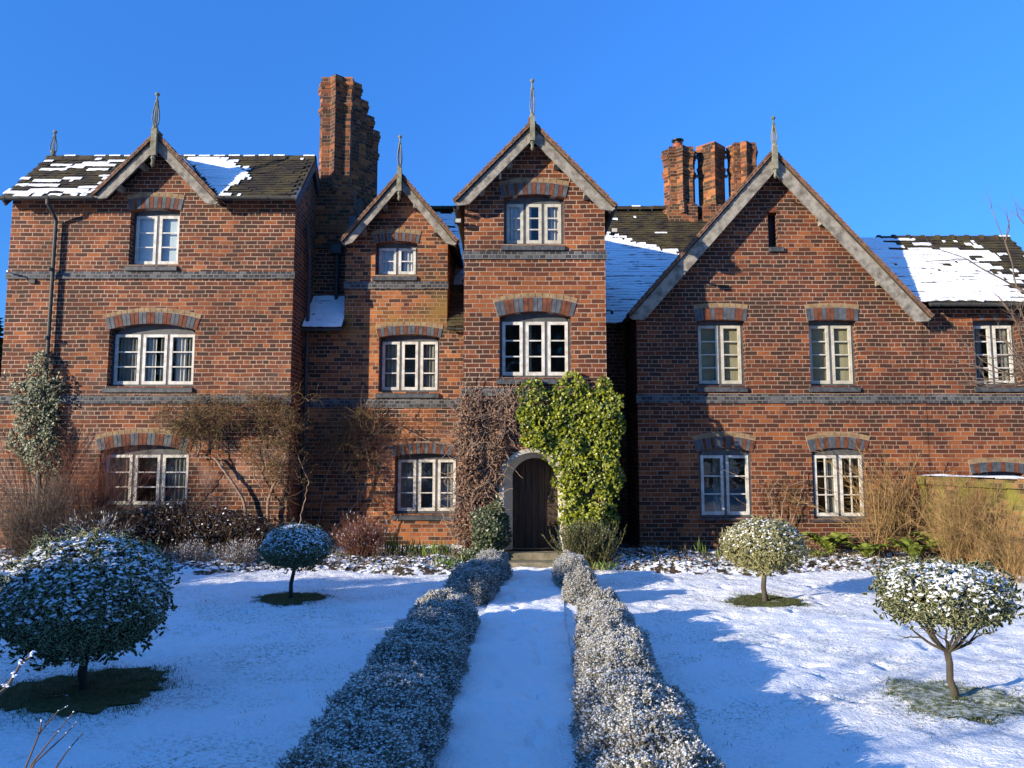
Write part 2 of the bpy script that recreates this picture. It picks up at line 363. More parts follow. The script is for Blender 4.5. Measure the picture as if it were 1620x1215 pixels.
# glass
m, nt, b = newmat('window_glass'); nt.nodes.remove(b)
tr = nt.nodes.new('ShaderNodeBsdfTransparent'); tr.inputs[0].default_value = (.86, .9, .88, 1); gl = nt.nodes.new('ShaderNodeBsdfGlossy'); gl.inputs['Roughness'].default_value = .03
lw = nt.nodes.new('ShaderNodeLayerWeight'); lw.inputs[0].default_value = .5; fr_ = math_(nt, 'MULTIPLY_ADD', math_(nt, 'POWER', lw.outputs['Facing'], 5.0), .9, .075); mx = nt.nodes.new('ShaderNodeMixShader')
tcg = nt.nodes.new('ShaderNodeTexCoord'); bg = nt.nodes.new('ShaderNodeBump'); bg.inputs['Strength'].default_value = .15; bg.inputs['Distance'].default_value = .01
nt.links.new(noise(nt, tcg.outputs['Object'], 3, 2), bg.inputs['Height']); nt.links.new(bg.outputs[0], gl.inputs['Normal'])
nt.links.new(fr_, mx.inputs[0]); nt.links.new(tr.outputs[0], mx.inputs[1]); nt.links.new(gl.outputs[0], mx.inputs[2]); nt.links.new(mx.outputs[0], nt.nodes['Material Output'].inputs[0])
M['glass'] = m
# old door planks
m, nt, b = newmat('door_oak'); tc = nt.nodes.new('ShaderNodeTexCoord'); mp = nt.nodes.new('ShaderNodeMapping'); mp.inputs['Scale'].default_value = (1, 1, .06); nt.links.new(tc.outputs['Object'], mp.inputs[0])
r = ramp(nt, [(.3, (.014, .009, .006)), (.6, (.05, .028, .015)), (.8, (.11, .06, .03))]); nt.links.new(noise(nt, mp.outputs[0], 28, 5), r.inputs[0]); nt.links.new(r.outputs[0], b.inputs['Base Color']); b.inputs['Roughness'].default_value = .75
bp = nt.nodes.new('ShaderNodeBump'); bp.inputs['Distance'].default_value = .008; nt.links.new(noise(nt, mp.outputs[0], 50, 4), bp.inputs['Height']); nt.links.new(bp.outputs[0], b.inputs['Normal']); M['door'] = m
# ------------------------------------------------------------------ THE HOUSE
YL, YG, YT, YR, YM = 15.7, 16.6, 14.2, 15.6, 17.2      # depths of the left block, small gable, tower, right gable, main range
H = thing('manor_house', 'long gabled red brick house with snow on its tiled roofs', 'house', (0, 15.6, 0))
HOLES = {'L': [], 'G': [], 'T': [], 'R': []}
def arc_pts(x0, x1, z, rise, n=12, ends=True):
    """points from (x0,z) over the crown to (x1,z)"""
    a = (x1-x0)/2; xc = (x0+x1)/2
    if rise < 1e-4: return [(x0, z), (x1, z)]
    R = (a*a+rise*rise)/(2*rise); zc = z+rise-R; t = math.asin(min(1, a/R)) if rise <= a else math.pi-math.asin(a/R)
    return [(xc+R*math.sin(-t+2*t*i/n), zc+R*math.cos(-t+2*t*i/n)) for i in range(n+1)]
def window(key, Y, px0, px1, pyt, pyb, rise, n, cols, rows, curtain, sill=True, arch=True, cream=True, mat='white', pat='BR', thick=.25, label=None, deep=.17, sillpx=None):
    ym = (pyt+pyb)/2; x0, x1 = ax(px0, ym, Y), ax(px1, ym, Y); z0, z1 = az(pyb, Y), az(pyt, Y)
    arc = arc_pts(x0, x1, z1, rise)
    hole = [(x0, z0), (x1, z0)]+arc[::-1]
    HOLES[key].append((hole, Y))
    # grey outer frame
    w = MB(); yf = Y+deep; t = .05
    w.box(x0+.001, x0+t, yf, yf+.08, z0, z1); w.box(x1-t, x1-.001, yf, yf+.08, z0, z1); w.box(x0+t, x1-t, yf, yf+.08, z0, z0+t)
    inner = z1-t*.3
    poly = [(x0+t, inner-t)]+[(x1-t, inner-t)]+[(x, z) for x, z in arc[::-1] if x0+t < x < x1-t]
    w.prism([(x, yf, z) for x, z in poly], (0, .08, 0))
    for i in range(1, n):
        xm = x0+t+(x1-x0-2*t)*i/n; w.box(xm-.025, xm+.025, yf-.004, yf+.08, z0+t, inner-t)
    W = w.build('window', M['greypaint'], H)
    if label: W['label'] = label
    # casements with glazing bars
    W_ = (x1-x0-2*t)/n
    for i in range(n):
        a = x0+t+W_*i+(.025 if i else 0); b_ = x0+t+W_*(i+1)-(.025 if i < n-1 else 0); zb, zt = z0+t, inner-t; s = .06
        c = MB(); y0, y1 = yf-.012, yf+.035
        c.box(a+.002, a+s, y0, y1, zb+.002, zt-.002); c.box(b_-s, b_-.002, y0, y1, zb+.002, zt-.002); c.box(a+s, b_-s, y0+.001, y1, zb+.002, zb+s+.01); c.box(a+s, b_-s, y0+.001, y1, zt-s, zt-.002)
        for k in range(1, rows):
            zz = zb+s+(zt-zb-2*s)*k/rows; c.box(a+s, b_-s, y0+.006, y1-.01, zz-.0125, zz+.0125)
        for k in range(1, cols):
            xx = a+s+(b_-a-2*s)*k/cols; c.box(xx-.013, xx+.013, y0+.009, y1-.012, zb+s, zt-s)
        c.build('casement', M[mat], W)
        g = MB(); g.add([(a+s-.01, yf+.012, zb+s-.01), (b_-s+.01, yf+.012, zb+s-.01), (b_-s+.01, yf+.012, zt-s+.01), (a+s-.01, yf+.012, zt-s+.01)], [(0, 1, 2, 3)])
        g.build('pane', M['glass'], W)
    if arch:
        AR = MB(); o = .03; full = arc_pts(x0-o, x1+o, z1, rise+.0, 24)
        a = (x1-x0)/2+o; xc = (x0+x1)/2; rr = max(rise, .03); R = (a*a+rr*rr)/(2*rr); zc = z1+rr-R; tm = math.asin(a/R)
        nb = int(round(2*tm*(R+thick*.4)/.088)); nb += (nb+1) % 2
        def wedge(r0, r1, t0, t1, yy, dy, mt):
            AR.prism([(xc+r*math.sin(t), yy, zc+r*math.cos(t)) for r, t in ((r0, t0), (r0, t1), (r1, t1), (r1, t0))], (0, dy, 0), mt)
        for k in range(nb):
            t0 = -tm+2*tm*k/nb; t1 = -tm+2*tm*(k+1)/nb; gp = .0055/R
            wedge(R+.003, R+thick-.006, t0+gp, t1-gp, Y-.012-random.uniform(0, .006), .08, 0 if pat[k % len(pat)] == 'B' else 1)
            wedge(R+.002, R+thick+(.085 if cream else 0), t0, t1, Y-.005, .05, 3)
        if cream:
            nc = int(nb*.74)
            for k in range(nc):
                t0 = -tm+2*tm*k/nc; t1 = -tm+2*tm*(k+1)/nc; gp = .0055/R
                wedge(R+thick+.006, R+thick+.082, t0+gp*.8, t1-gp*.8, Y-.012-random.uniform(0, .004), .08, 2)
        AR.build('arch', [M['vb'], M['vr'], M['vc'], M['mortar']], W)
    if sill:
        s_ = MB(); zs = z0; e = .05; h = .13 if sill is True else sill
        s_.prism([(x0-e, Y+.12, zs+.012), (x0-e, Y-.02, zs-.035), (x0-e, Y-.055, zs-.05), (x0-e, Y-.055, zs-h), (x0-e, Y+.12, zs-h)], (x1-x0+e, 0, 0))
        s_.build('sill', M['sill'], W)
    if curtain:
        yc = yf+.075; zt = z1+.02
        def drape(xa, xb, zb, mt, amp=.016, freq=.085, pinch=0):
            nx = max(6, int((xb-xa)/.012)); xs = np.linspace(xa, xb, nx); zs_ = np.linspace(zb, zt, 8)
            V = []; 
            for iz, z in enumerate(zs_):
                k = pinch*math.sin(math.pi*min(1, (zt-z)/(zt-zb)*1.1)); 
                for x in xs: V.append((xa+(x-xa)*(1-k), yc+amp*math.sin(x/freq*6.28+.5*math.sin(x*31)), z))
            f = [(j*nx+i, j*nx+i+1, (j+1)*nx+i+1, (j+1)*nx+i) for j in range(7) for i in range(nx-1)]
            c = MB(); c.add(V, f); c.build('curtain', M[mt], W, smooth=True)
        D = x1-x0
        if curtain == 'white':
            drape(x0-.02, x0+D*.46, z0, 'curtain'); drape(x0+D*.62, x1+.05, z0, 'curtain')
        elif curtain == 'mid':
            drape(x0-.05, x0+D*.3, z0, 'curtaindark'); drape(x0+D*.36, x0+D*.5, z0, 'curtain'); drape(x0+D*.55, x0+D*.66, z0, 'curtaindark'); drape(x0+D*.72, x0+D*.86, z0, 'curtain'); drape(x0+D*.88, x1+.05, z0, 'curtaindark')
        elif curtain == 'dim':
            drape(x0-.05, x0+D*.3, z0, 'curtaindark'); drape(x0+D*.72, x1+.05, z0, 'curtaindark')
        elif curtain == 'blind': drape(x0-.03, x1+.03, z0, 'blind', .006, .5)
        elif curtain == 'whiteblind': drape(x0-.03, x1+.03, z0, 'blindwhite', .004, .5)
        elif curtain == 'dark2': drape(x0+D*.3, x0+D*.45, z0, 'curtaindark')
window('L', YL, 205, 283, 333, 419, .05, 2, 1, 3, 'whiteblind', label='top floor window with a white blind in the left gable')
window('L', YL, 171, 307, 522, 611, .13, 3, 1, 3, 'mid', pat='BBRR', label='wide three light window with pale curtains')
window('L', YL, 156, 297, 714, 803, .13, 3, 1, 3, 'dim', pat='BBRR', label='ground floor window half hidden by shrubs')
window('G', YG, 594, 660, 385, 435, .05, 2, 1, 2, 'white', cream=True, thick=.2, pat='BR', label='small two light window under the narrow gable')
window('G', YG, 599, 695, 534, 620, .07, 3, 1, 3, 'dim', pat='RBRBB', thick=.2)
window('G', YG, 624, 724, 722, 813, .06, 3, 1, 3, 'dim', pat='BRBR', cream=False, thick=.24)
window('T', YT, 797, 893, 313, 386, .07, 3, 1, 3, 'white', mat='cream_paint', thick=.24, label='porch tower attic window with white curtains')
window('T', YT, 790, 904, 501, 597, .1, 3, 1, 3, 'dark2', pat='BBRR', thick=.27, label='dark three light window in the porch tower')
window('R', YR, 1104, 1180, 508, 610, .02, 2, 1, 4, 'blind', mat='cream_paint', pat='BBRRBRRB', thick=.26)
window('R', YR, 1281, 1357, 508, 610, .02, 2, 1, 4, 'blind', mat='cream_paint', pat='BBRRBRRB', thick=.26)
window('R', YR, 1106, 1190, 715, 819, .08, 2, 1, 3, 'dark2', sill=.05, pat='BBRBR', thick=.24, deep=.06)
window('R', YR, 1286, 1371, 715, 821, .08, 2, 2, 3, 'dark2', sill=.05, pat='BBRBR', thick=.24, deep=.06, label='square paned ground floor window')
window('R', YR, 1542, 1614, 508, 610, .02, 2, 1, 4, 'dim', pat='RRB', thick=.1, cream=False)
window('R', YR, 1541, 1625, 750, 830, .05, 2, 1, 3, None, pat='BRB', thick=.2)
# door opening (round arched) and slit
YD = YT
dx0, dx1 = ax(797, 800, YT), ax(893, 800, YT); dz0, dzs = .22, az(745, YT)
door_arc = arc_pts(dx0, dx1, dzs, .34, 16); HOLES['T'].append(([(dx0, dz0), (dx1, dz0)]+door_arc[::-1], YT))
sx0, sx1, sz0, sz1 = ax(1215, 360, YR), ax(1230, 360, YR), az(392, YR), az(336, YR)
HOLES['R'].append(([(sx0, sz0), (sx1, sz0), (sx1, sz1), (sx0, sz1)], YR))
def wall(key, Y, outline, mat, label, depth=.24):
    """front sheet with real openings and their reveals"""
    mb = MB(); hs = [h for h, _ in HOLES.get(key, [])]
    loops = [[Vector((x, z, 0)) for x, z in outline]]+[[Vector((x, z, 0)) for x, z in h] for h in hs]
    tris = tessellate_polygon(loops); flat = [p for l in loops for p in l]
    V = [(p.x, Y, p.y) for p in flat]; Fc = []
    for t in tris:
        a, b_, c = (flat[i] for i in t); cr = (b_.x-a.x)*(c.y-a.y)-(b_.y-a.y)*(c.x-a.x)
        Fc.append(tuple(t) if cr > 0 else tuple(t[::-1]))
    mb.add(V, Fc)
    for h in hs:
        n = len(h); V = [(x, Y, z) for x, z in h]+[(x, Y+depth, z) for x, z in h]
        mb.add(V, [(i, i+n, (i+1) % n+n, (i+1) % n) for i in range(n)])
    return mb
def quad(mb, a, b, c, d, mat=0): mb.add([a, b, c, d], [(0, 1, 2, 3)], mat)
# -- left block
LX0, LX1 = -10.5, ax(464, 450, YL); LE = az(316, YL); LAP = (ax(248, 216, YL-.3), az(214, YL-.3))
LEz = 7.26; LD = 1.45; LRz = LEz+LD      # eave height, run, ridge height
RT = {}
gl0, gl1 = ax(150, 312, YL-.3), ax(345, 312, YL-.3); sl = (LAP[1]-LEz)/((gl1-gl0)/2)
yb = YL-.3+2*LD
gx0 = LAP[0]-(LAP[1]-.15-LE)/sl; gx1 = LAP[0]+(LAP[1]-.15-LE)/sl
mb = wall('L', YL, [(LX0, -.3), (LX1, -.3), (LX1, LE), (gx1, LE), (LAP[0], LAP[1]-.15), (gx0, LE), (LX0, LE)], None, None)
for X, s in ((LX0, 1), (LX1, -1)):
    p = [(X, YL, -.3), (X, YL, LE), (X, YL-.3+LD, LRz-.12), (X, yb-.3, LE), (X, yb-.3, -.3)]
    mb.add(p, [tuple(range(5)) if s < 0 else tuple(range(5))[::-1]])
quad(mb, (LX1, yb-.3, -.3), (LX0, yb-.3, -.3), (LX0, yb-.3, LE), (LX1, yb-.3, LE))
mb.build('wall', M['brick'], H)['label'] = 'front wall of the left block'
# -- small gable and its flush side pieces
GAP = (ax(633, 275, YG-.3), az(276, YG-.3)); GE = az(382, YG); GX0, GX1 = ax(546, 430, YG), ax(708, 430, YG)
TX0, TX1 = ax(734, 450, YT), ax(958, 450, YT)
zl = az(516, YG); gs = (GAP[1]-.15-GE)/((GX1-GX0)/2); gxc = (GX0+GX1)/2
mb = wall('G', YG, [(LX1-.05, -.3), (TX0+.1, -.3), (TX0+.1, zl), (GX1, zl), (GX1, GE), (gxc, GAP[1]-.15), (GX0, GE), (GX0, zl), (LX1-.05, zl)], None, None)
for X in (GX0, GX1):
    p = [(X, YG, zl), (X, YG, GE), (X, YG+3.5, GE), (X, YG+3.5, zl)]; mb.add(p, [(0, 1, 2, 3)])
mb.build('wall', M['brick_orange'], H)['label'] = 'orange tinted wall of the narrow middle gable'
# -- tower
TAP = (ax(842, 195, YT-.3), az(196, YT-.3)); TE = az(322, YT); txc = (TX0+TX1)/2
mb = wall('T', YT, [(TX0, -.3), (dx0, -.3), (dx0, dz0-.001), (dx1, dz0-.001), (dx1, -.3), (TX1, -.3), (TX1, TE), (txc, TAP[1]-.15), (TX0, TE)], None, None, .3)
for X, s in ((TX0, 1), (TX1, -1)): mb.add([(X, YT, -.3), (X, YT, TE), (X, YM+3, TE), (X, YM+3, -.3)], [(0, 1, 2, 3) if s < 0 else (3, 2, 1, 0)])
mb.build('wall', M['brick_tower'], H)['label'] = 'front wall of the porch tower'
# -- right gable
RAP = (ax(1223, 240, YR-.3), az(241, YR-.3)); RX0, RX1 = ax(1008, 600, YR), ax(1458, 600, YR); WX1 = 11.3
rl, rr_ = ax(996, 498, YR-.3), ax(1471, 490, YR-.3); rzl, rzr = az(498, YR-.3), az(490, YR-.3)
rs = (RAP[1]-rzl)/(RAP[0]-rl); RZ0 = RAP[1]-.15-rs*(RAP[0]-RX0); RZ1 = RAP[1]-.15-rs*(RX1-RAP[0]); WE = az(488, YR)
mb = wall('R', YR, [(RX0, -.3), (WX1, -.3), (WX1, WE), (RX1, WE), (RX1, RZ1 if RZ1 > WE else WE+.01), (RAP[0], RAP[1]-.15), (RX0, RZ0)], None, None)
quad(mb, (RX0, YM+3, -.3), (RX0, YM+3, RZ0), (RX0, YR, RZ0), (RX0, YR, -.3))
mb.add([(WX1, YR, -.3), (WX1, YR, WE), (WX1, 17.3, WE+1.9), (WX1, 19.2, WE), (WX1, 19.2, -.3)], [(4, 3, 2, 1, 0)])
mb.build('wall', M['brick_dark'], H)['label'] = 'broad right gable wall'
q = MB(); q.box(RX1-.02, RX1+.06, YR-.012, YR-.001, 0, WE); q.build('pilaster', M['brick_dark'], H)
# -- main range behind
MX0, MX1 = LX1-.3, RX1; MEz = 5.09; MRy, MRz = 20.8, 8.89
mb = MB(); mb.add([(MX0, YM, -.3), (MX1, YM, -.3), (MX1, YM, MEz), (MX0, YM, MEz)], [(0, 1, 2, 3)])
mb.add([(WX1, 24.3, -.3), (MX0, 24.3, -.3), (MX0, 24.3, MEz), (WX1, 24.3, MEz)], [(0, 1, 2, 3)])
for X in (MX0, 7.85): mb.add([(X, YM, -.3), (X, YM, MEz), (X, MRy, MRz-.1), (X, 24.3, MEz), (X, 24.3, -.3)], [(0, 1, 2, 3, 4)])
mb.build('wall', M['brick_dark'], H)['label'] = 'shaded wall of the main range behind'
mb = MB(); RBX1 = ax(546, 420, 17.3); mb.box(LX1-.02, GX0+.02, 17.3, 20.9, 4.2, az(392, 17.3))
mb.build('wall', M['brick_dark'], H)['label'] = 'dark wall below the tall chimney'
# interior floors (keep rooms dark)
mb = MB(); mb.box(LX0+.3, WX1-.3, YL+1.2, 19, .02, .05); mb.box(LX0+.05, LX1-.05, YL+.26, yb-.35, 2.75, 2.95); mb.box(LX0+.05, LX1-.05, YL+.26, yb-.35, 5.2, 5.4)
mb.box(GX0, TX1-.05, YG+.27, YM-.02, 2.75, 2.95); mb.box(TX0+.03, TX1-.03, YT+.32, YM, 2.75, 2.95); mb.box(TX0+.03, TX1-.03, YT+.32, YM, 5.4, 5.6); mb.box(GX0+.02, GX1-.02, YG+.27, YM+2, 5.2, 5.4)
mb.box(RX0+.03, WX1-.05, YR+.27, YM+1, 2.75, 2.95); mb.box(RX0+1, RX1-.05, YR+.27, YM+1, 5.2, 5.3)
mb.build('floor_slab', M['inside'], H)
mb = MB(); mb.box(RX0+.02, WX1-.02, YR+1.5, YR+1.55, 0, 5.1); mb.box(LX0+.02, LX1-.02, YL+1.5, YL+1.55, 0, 7.1); mb.box(TX0+.02, TX1-.02, YT+1.8, YT+1.85, 0, 6.4); mb.box(GX0+.02, TX0, YG+.55, YG+.59, 0, 4.9); mb.box(GX0+.02, GX1-.02, YG+1.5, YG+1.55, 4.9, 6.4)
mb.build('inner_partition', M['inside'], H)
# -- string courses
def string(x0, x1, Y, py0, py1, wrap=0):
    z1, z0 = az(py0, Y), az(py1, Y); s = MB()
    s.prism([(x0, Y+.02, z0), (x0, Y-.03, z0), (x0, Y-.03, (z0+z1)/2), (x0, Y-.004, z1), (x0, Y+.02, z1)], (x1-x0, 0, 0)); s.build('string_course', M['blue'], H)
string(LX0-.03, LX1+.03, YL, 429.5, 441.5); string(LX0-.03, LX1+.03, YL, 625.5, 638.5)
string(GX0-.02, GX1+.02, YG, 445, 457.5); string(LX1-.02, TX0-.02, YG, 631, 645)
string(TX0-.03, TX1+.03, YT, 397.5, 410.5); string(TX0-.03, TX1+.03, YT, 614, 627)
string(RX0-.03, WX1+.03, YR, 624, 638)
# slit ledge
s = MB(); s.box(sx0, sx1+.1, YR-.06, YR+.2, sz0-.09, sz0); s.build('ledge', M['sill'], H)
s = MB(); s.box(sx0-.02, sx1+.02, YR-.008, YR+.03, sz1, sz1+.1); s.build('lintel', M['vr'], H)
s = MB(); s.box(sx0-.02, sx1+.02, YR+.22, YR+.26, sz0-.02, sz1+.02); s.build('slit_shutter', M['black'], H)
# -- roofs of overlapping tiles with geometry snow
def roof(name, p0, u, L, s, SL, keep=None, snow=None, gauge=.115, tw=.17, mat='tile', label=None, deckfrom=0.0, under=True):
    p0 = np.array(p0, float); u = np.array(u, float); s = nrm(np.array(s, float)); nv = np.cross(u, s)
    if nv[2] < 0: nv = -nv
    ni, nj = int(L/tw), int(SL/gauge)
    I, J = np.meshgrid(np.arange(ni), np.arange(nj)); I = I.ravel(); J = J.ravel()
    off = (J % 2)*.5; uu = (I+off)*tw; ss = J*gauge
    C = p0+uu[:, None]*u+ss[:, None]*s
    k = np.ones(len(C), bool) if keep is None else keep(C)
    uu, ss, C = uu[k], ss[k], C[k]; n = len(C)
    mb = MB(); lift = .032+RNG.normal(0, .004, n); ww = tw-.004; dl = RNG.normal(0, .004, n)
    a = C+lift[:, None]*nv+dl[:, None]*s; bq = a+ww*u+(RNG.normal(0, .003, n))[:, None]*nv
    c = bq+(gauge+.02)*s-.022*nv; d = a+(gauge+.02)*s-.022*nv
    V = np.stack([a, bq, c, d, a-.016*nv, bq-.016*nv], 1); f = np.array([(0, 1, 2, 3), (4, 5, 1, 0)])
    flip = np.dot(np.cross(u, s), nv) < 0
    if flip: f = f[:, ::-1]
    mb.add(V.reshape(-1, 3), (np.arange(n)[:, None, None]*6+f[None]).reshape(-1, 4))
    if under:
        q0 = p0+deckfrom*s; q = [q0, q0+L*u, p0+L*u+SL*s, p0+SL*s]; mb.prism([x+nv*.004 for x in q], -nv*.05)
    R_ = mb.build(name, M[mat], H)
    if label: R_['label'] = label
    if snow is not None:
        cw = .065; Iu, Jr = np.meshgrid(np.arange(int(L/cw)), np.arange(nj)); Iu = Iu.ravel(); Jr = Jr.ravel(); us_ = Iu*cw; rs_ = Jr*gauge
        Cs = p0+us_[:, None]*u+rs_[:, None]*s; k = np.ones(len(Cs), bool) if keep is None else keep(Cs); us_, rs_, Cs, Jr = us_[k], rs_[k], Cs[k], Jr[k]
        pr = snow(Cs); jag = np.clip((vn(us_*2.6+Jr*7.31, Jr*.9+.37, 3.1)*.6+vn(us_*.9, Jr*.31, 5.)*.25+vn(us_*9, Jr*3.3, 7.)*.15-.5)*1.6+.5, 0, 1)
        mk = jag < pr; C2, us_, Jr, pr, jag = Cs[mk], us_[mk], Jr[mk], pr[mk], jag[mk]; m2 = len(C2)
        def lowf(x): return -.004+.05*np.clip((vn(x*2.3+Jr*5.3, Jr*1.7, 8.)*.7+.3*vn(x*14, Jr*2.3, 4.)-.5-.05*(pr > 1.1))*4, 0, 1)+.03*(vn(x*11, Jr*5.1, 6.)-.35)
        th = .006+.02*np.clip((pr-jag)*1.6, 0, 1)*(.5+.8*vn(C2[:, 0]*3, C2[:, 1]*3, 2.)); lf = .036; T = th[:, None]*nv; B0 = C2+lf*nv
        la, lb = lowf(us_)[:, None], lowf(us_+cw)[:, None]
        a = B0+la*s; bq = B0+lb*s+(cw+.001)*u; c = C2+(cw+.001)*u+(gauge+.004)*s+(lf-.006)*nv; d = C2+(gauge+.004)*s+(lf-.006)*nv
        V = np.stack([a, bq, c, d, a+T+.01*s, bq+T+.01*s, c+T, d+T], 1); f = np.array([(0, 1, 5, 4), (1, 2, 6, 5), (3, 0, 4, 7), (4, 5, 6, 7), (2, 3, 7, 6)])
        if flip: f = f[:, ::-1]
        if m2: sm = MB(); sm.add(V.reshape(-1, 3), (np.arange(m2)[:, None, None]*8+f[None]).reshape(-1, 4)); sm.build('snow', M['snow'], R_)
    return R_
q2 = math.sqrt(2)
def ingable(C, ap, slp, m=0.02): return np.abs(C[:, 0]-ap[0]) < (ap[1]-C[:, 2])/slp+m
# left block front slope
def lsnow(C):
    X, Yv, Z = C.T; h = (Z-LEz)/LD
    left = np.clip(.66-.5*h, 0, 1)*(X < LAP[0]); left = np.where(h < .04, .3, left)
    bound = np.interp(h, [0, .15, .45, .8, 1], [-5.98, -5.85, -5.62, -6.15, -6.9])
    right = np.where(X < bound-.1, 1.3, np.where(X < bound+.12, .45, .03))*(X >= LAP[0])
    return np.where(h > .93, .75, left+right)
roof('roof', (LX0-.05, YL-.3, LEz), (1, 0, 0), LX1-LX0+.15, (0, 1, 1), LD*q2, keep=lambda C: ~ingable(C, LAP, sl), snow=lsnow, label='tiled roof of the left block with patchy snow', deckfrom=.5)
e = MB()
for a, b_ in ((LX0-.05, gl0+.12), (gl1-.12, LX1+.1)): e.prism([(a, YL-.3, LEz), (a, YL+.1, LEz+.4), (a, YL+.1, LEz+.33), (a, YL-.3, LEz-.05)], (b_-a, 0, 0))
e.build('eaves_board', M['greypaint'], H)
roof('roof', (LX0-.05, YL-.3+2*LD, LEz), (1, 0, 0), LX1-LX0+.15, (0, -1, 1), LD*q2, snow=lambda C: np.full(len(C), 1.), label='rear slope of the left block')
# main range front slope
def msnow(C):
    X, Yv, Z = C.T; d = (19.87-.41*(X-2.51))-Yv
    v = np.where(d > .12, 1.2, np.where(d > -.05, .6, .03)); v = np.where((X < 3.1) & (d > .1), .93, v)
    return np.where(X < 0, .8, v)
rl_keep = lambda C: ~((C[:, 0] > RX0-.25) & (C[:, 2] < RAP[1]-rs*np.abs(C[:, 0]-RAP[0])-.1))
def mkeep(C): return rl_keep(C) & ~((C[:, 0] > TX0+.02) & (C[:, 0] < TX1-.02) & (C[:, 2] < TE)) & ~((C[:, 0] > GX0+.02) & (C[:, 0] < GX1-.02) & (C[:, 2] < GE)) & (C[:, 0] < 7.3)
roof('roof', (MX0, YM-.25, MEz-.2), (1, 0, 0), 7.9-MX0, (0, 1, 1), (MRy-YM+.25)*q2, keep=mkeep, snow=msnow, label='main roof with a snow sheet below mossy tiles')
roof('roof', (MX0, 24.5, MEz), (1, 0, 0), 7.9-MX0, (0, -1, 1), (24.5-MRy)*q2, snow=lambda C: np.full(len(C), 1.), label='rear slope of the main roof')
# right wing roof
def wsnow(C):
    X, Yv, Z = C.T; d = 1.01*(X-10.36)+.39*(Yv-16.87)
    v = np.where(d > .15, .22, np.where(d > -.5, .62, .97)); v = np.where((Yv > 16.75) & (X > 8.4), v*.45, v); v = np.where((Yv > 17.1), .2, v)
    return np.where((d > .1) & (Yv < 16.1), .75, v)
roof('roof', (RAP[0]+1.2, YR-.3, 5.03), (1, 0, 0), WX1+.12-RAP[0]-1.2, (0, 1, 1), 1.93*q2, keep=lambda C: C[:, 0] > RAP[0]+(RAP[1]-C[:, 2])/rs-.05, snow=wsnow, label='right wing roof mostly under white snow', deckfrom=.45)
e = MB(); e.prism([(rr_+.0, YR-.3, 5.03), (rr_, YR+.1, 5.43), (rr_, YR+.1, 5.37), (rr_, YR-.3, 4.98)], (WX1+.1-rr_, 0, 0)); e.build('eaves_board', M['greypaint'], H)
roof('roof', (RX1, YR-.3+3.86, 5.03), (1, 0, 0), WX1+.12-RX1, (0, -1, 1), 1.93*q2, label='rear slope of the right wing')
# ridge tiles
def ridge(x0, x1, Y, Z, mat='tile', snowp=.4, r=.1, hump=False):
    mb = MB(); sn = []; n = int((x1-x0)/.33)
    for i in range(n):
        a = x0+(x1-x0)*i/n; b_ = x0+(x1-x0)*(i+1)/n-.006; k = 7; zz = Z+random.uniform(-.006, .006)
        r2 = r*(1.25 if hump else 1.06)
        V = [(xx, Y+rv*math.cos(t), zz-.05+rv*math.sin(t)*.95) for xx, rv in ((a, r2), (a+.05, r2), (a+.06, r), (b_, r)) for t in np.linspace(math.pi*1.08, -.08*math.pi, k)]
        f = [(j*k+i_, j*k+i_+1, (j+1)*k+i_+1, (j+1)*k+i_) for j in range(3) for i_ in range(k-1)]; mb.add(V, f)
        mb.add([V[j] for j in range(k)], [tuple(range(k))[::-1]])
        if random.random() < snowp:
            a2 = a+.07; V = [(xx, Y+(r+.012)*math.cos(t), zz-.05+(r+.012)*math.sin(t)) for xx in (a2, b_-.01) for t in np.linspace(math.pi*.85, .15*math.pi, 5)]
            sn.append(V)
    R_ = mb.build('ridge_tiles', M[mat], H)
    for V in sn: q_ = MB(); q_.add(V, [(i_, i_+1, 5+i_+1, 5+i_) for i_ in range(4)]); q_.build('snow', M['snow'], R_)
ridge(LX0-.03, LX1+.1, YL-.3+LD, LRz, snowp=.75); ridge(TX1-.5, 6.9, MRy, MRz, snowp=.5); ridge(GX0-.6, TX0+.6, MRy, MRz, snowp=.3); ridge(RAP[0]+3., WX1+.1, YR-.3+1.93, 6.96, snowp=.35, hump=True)
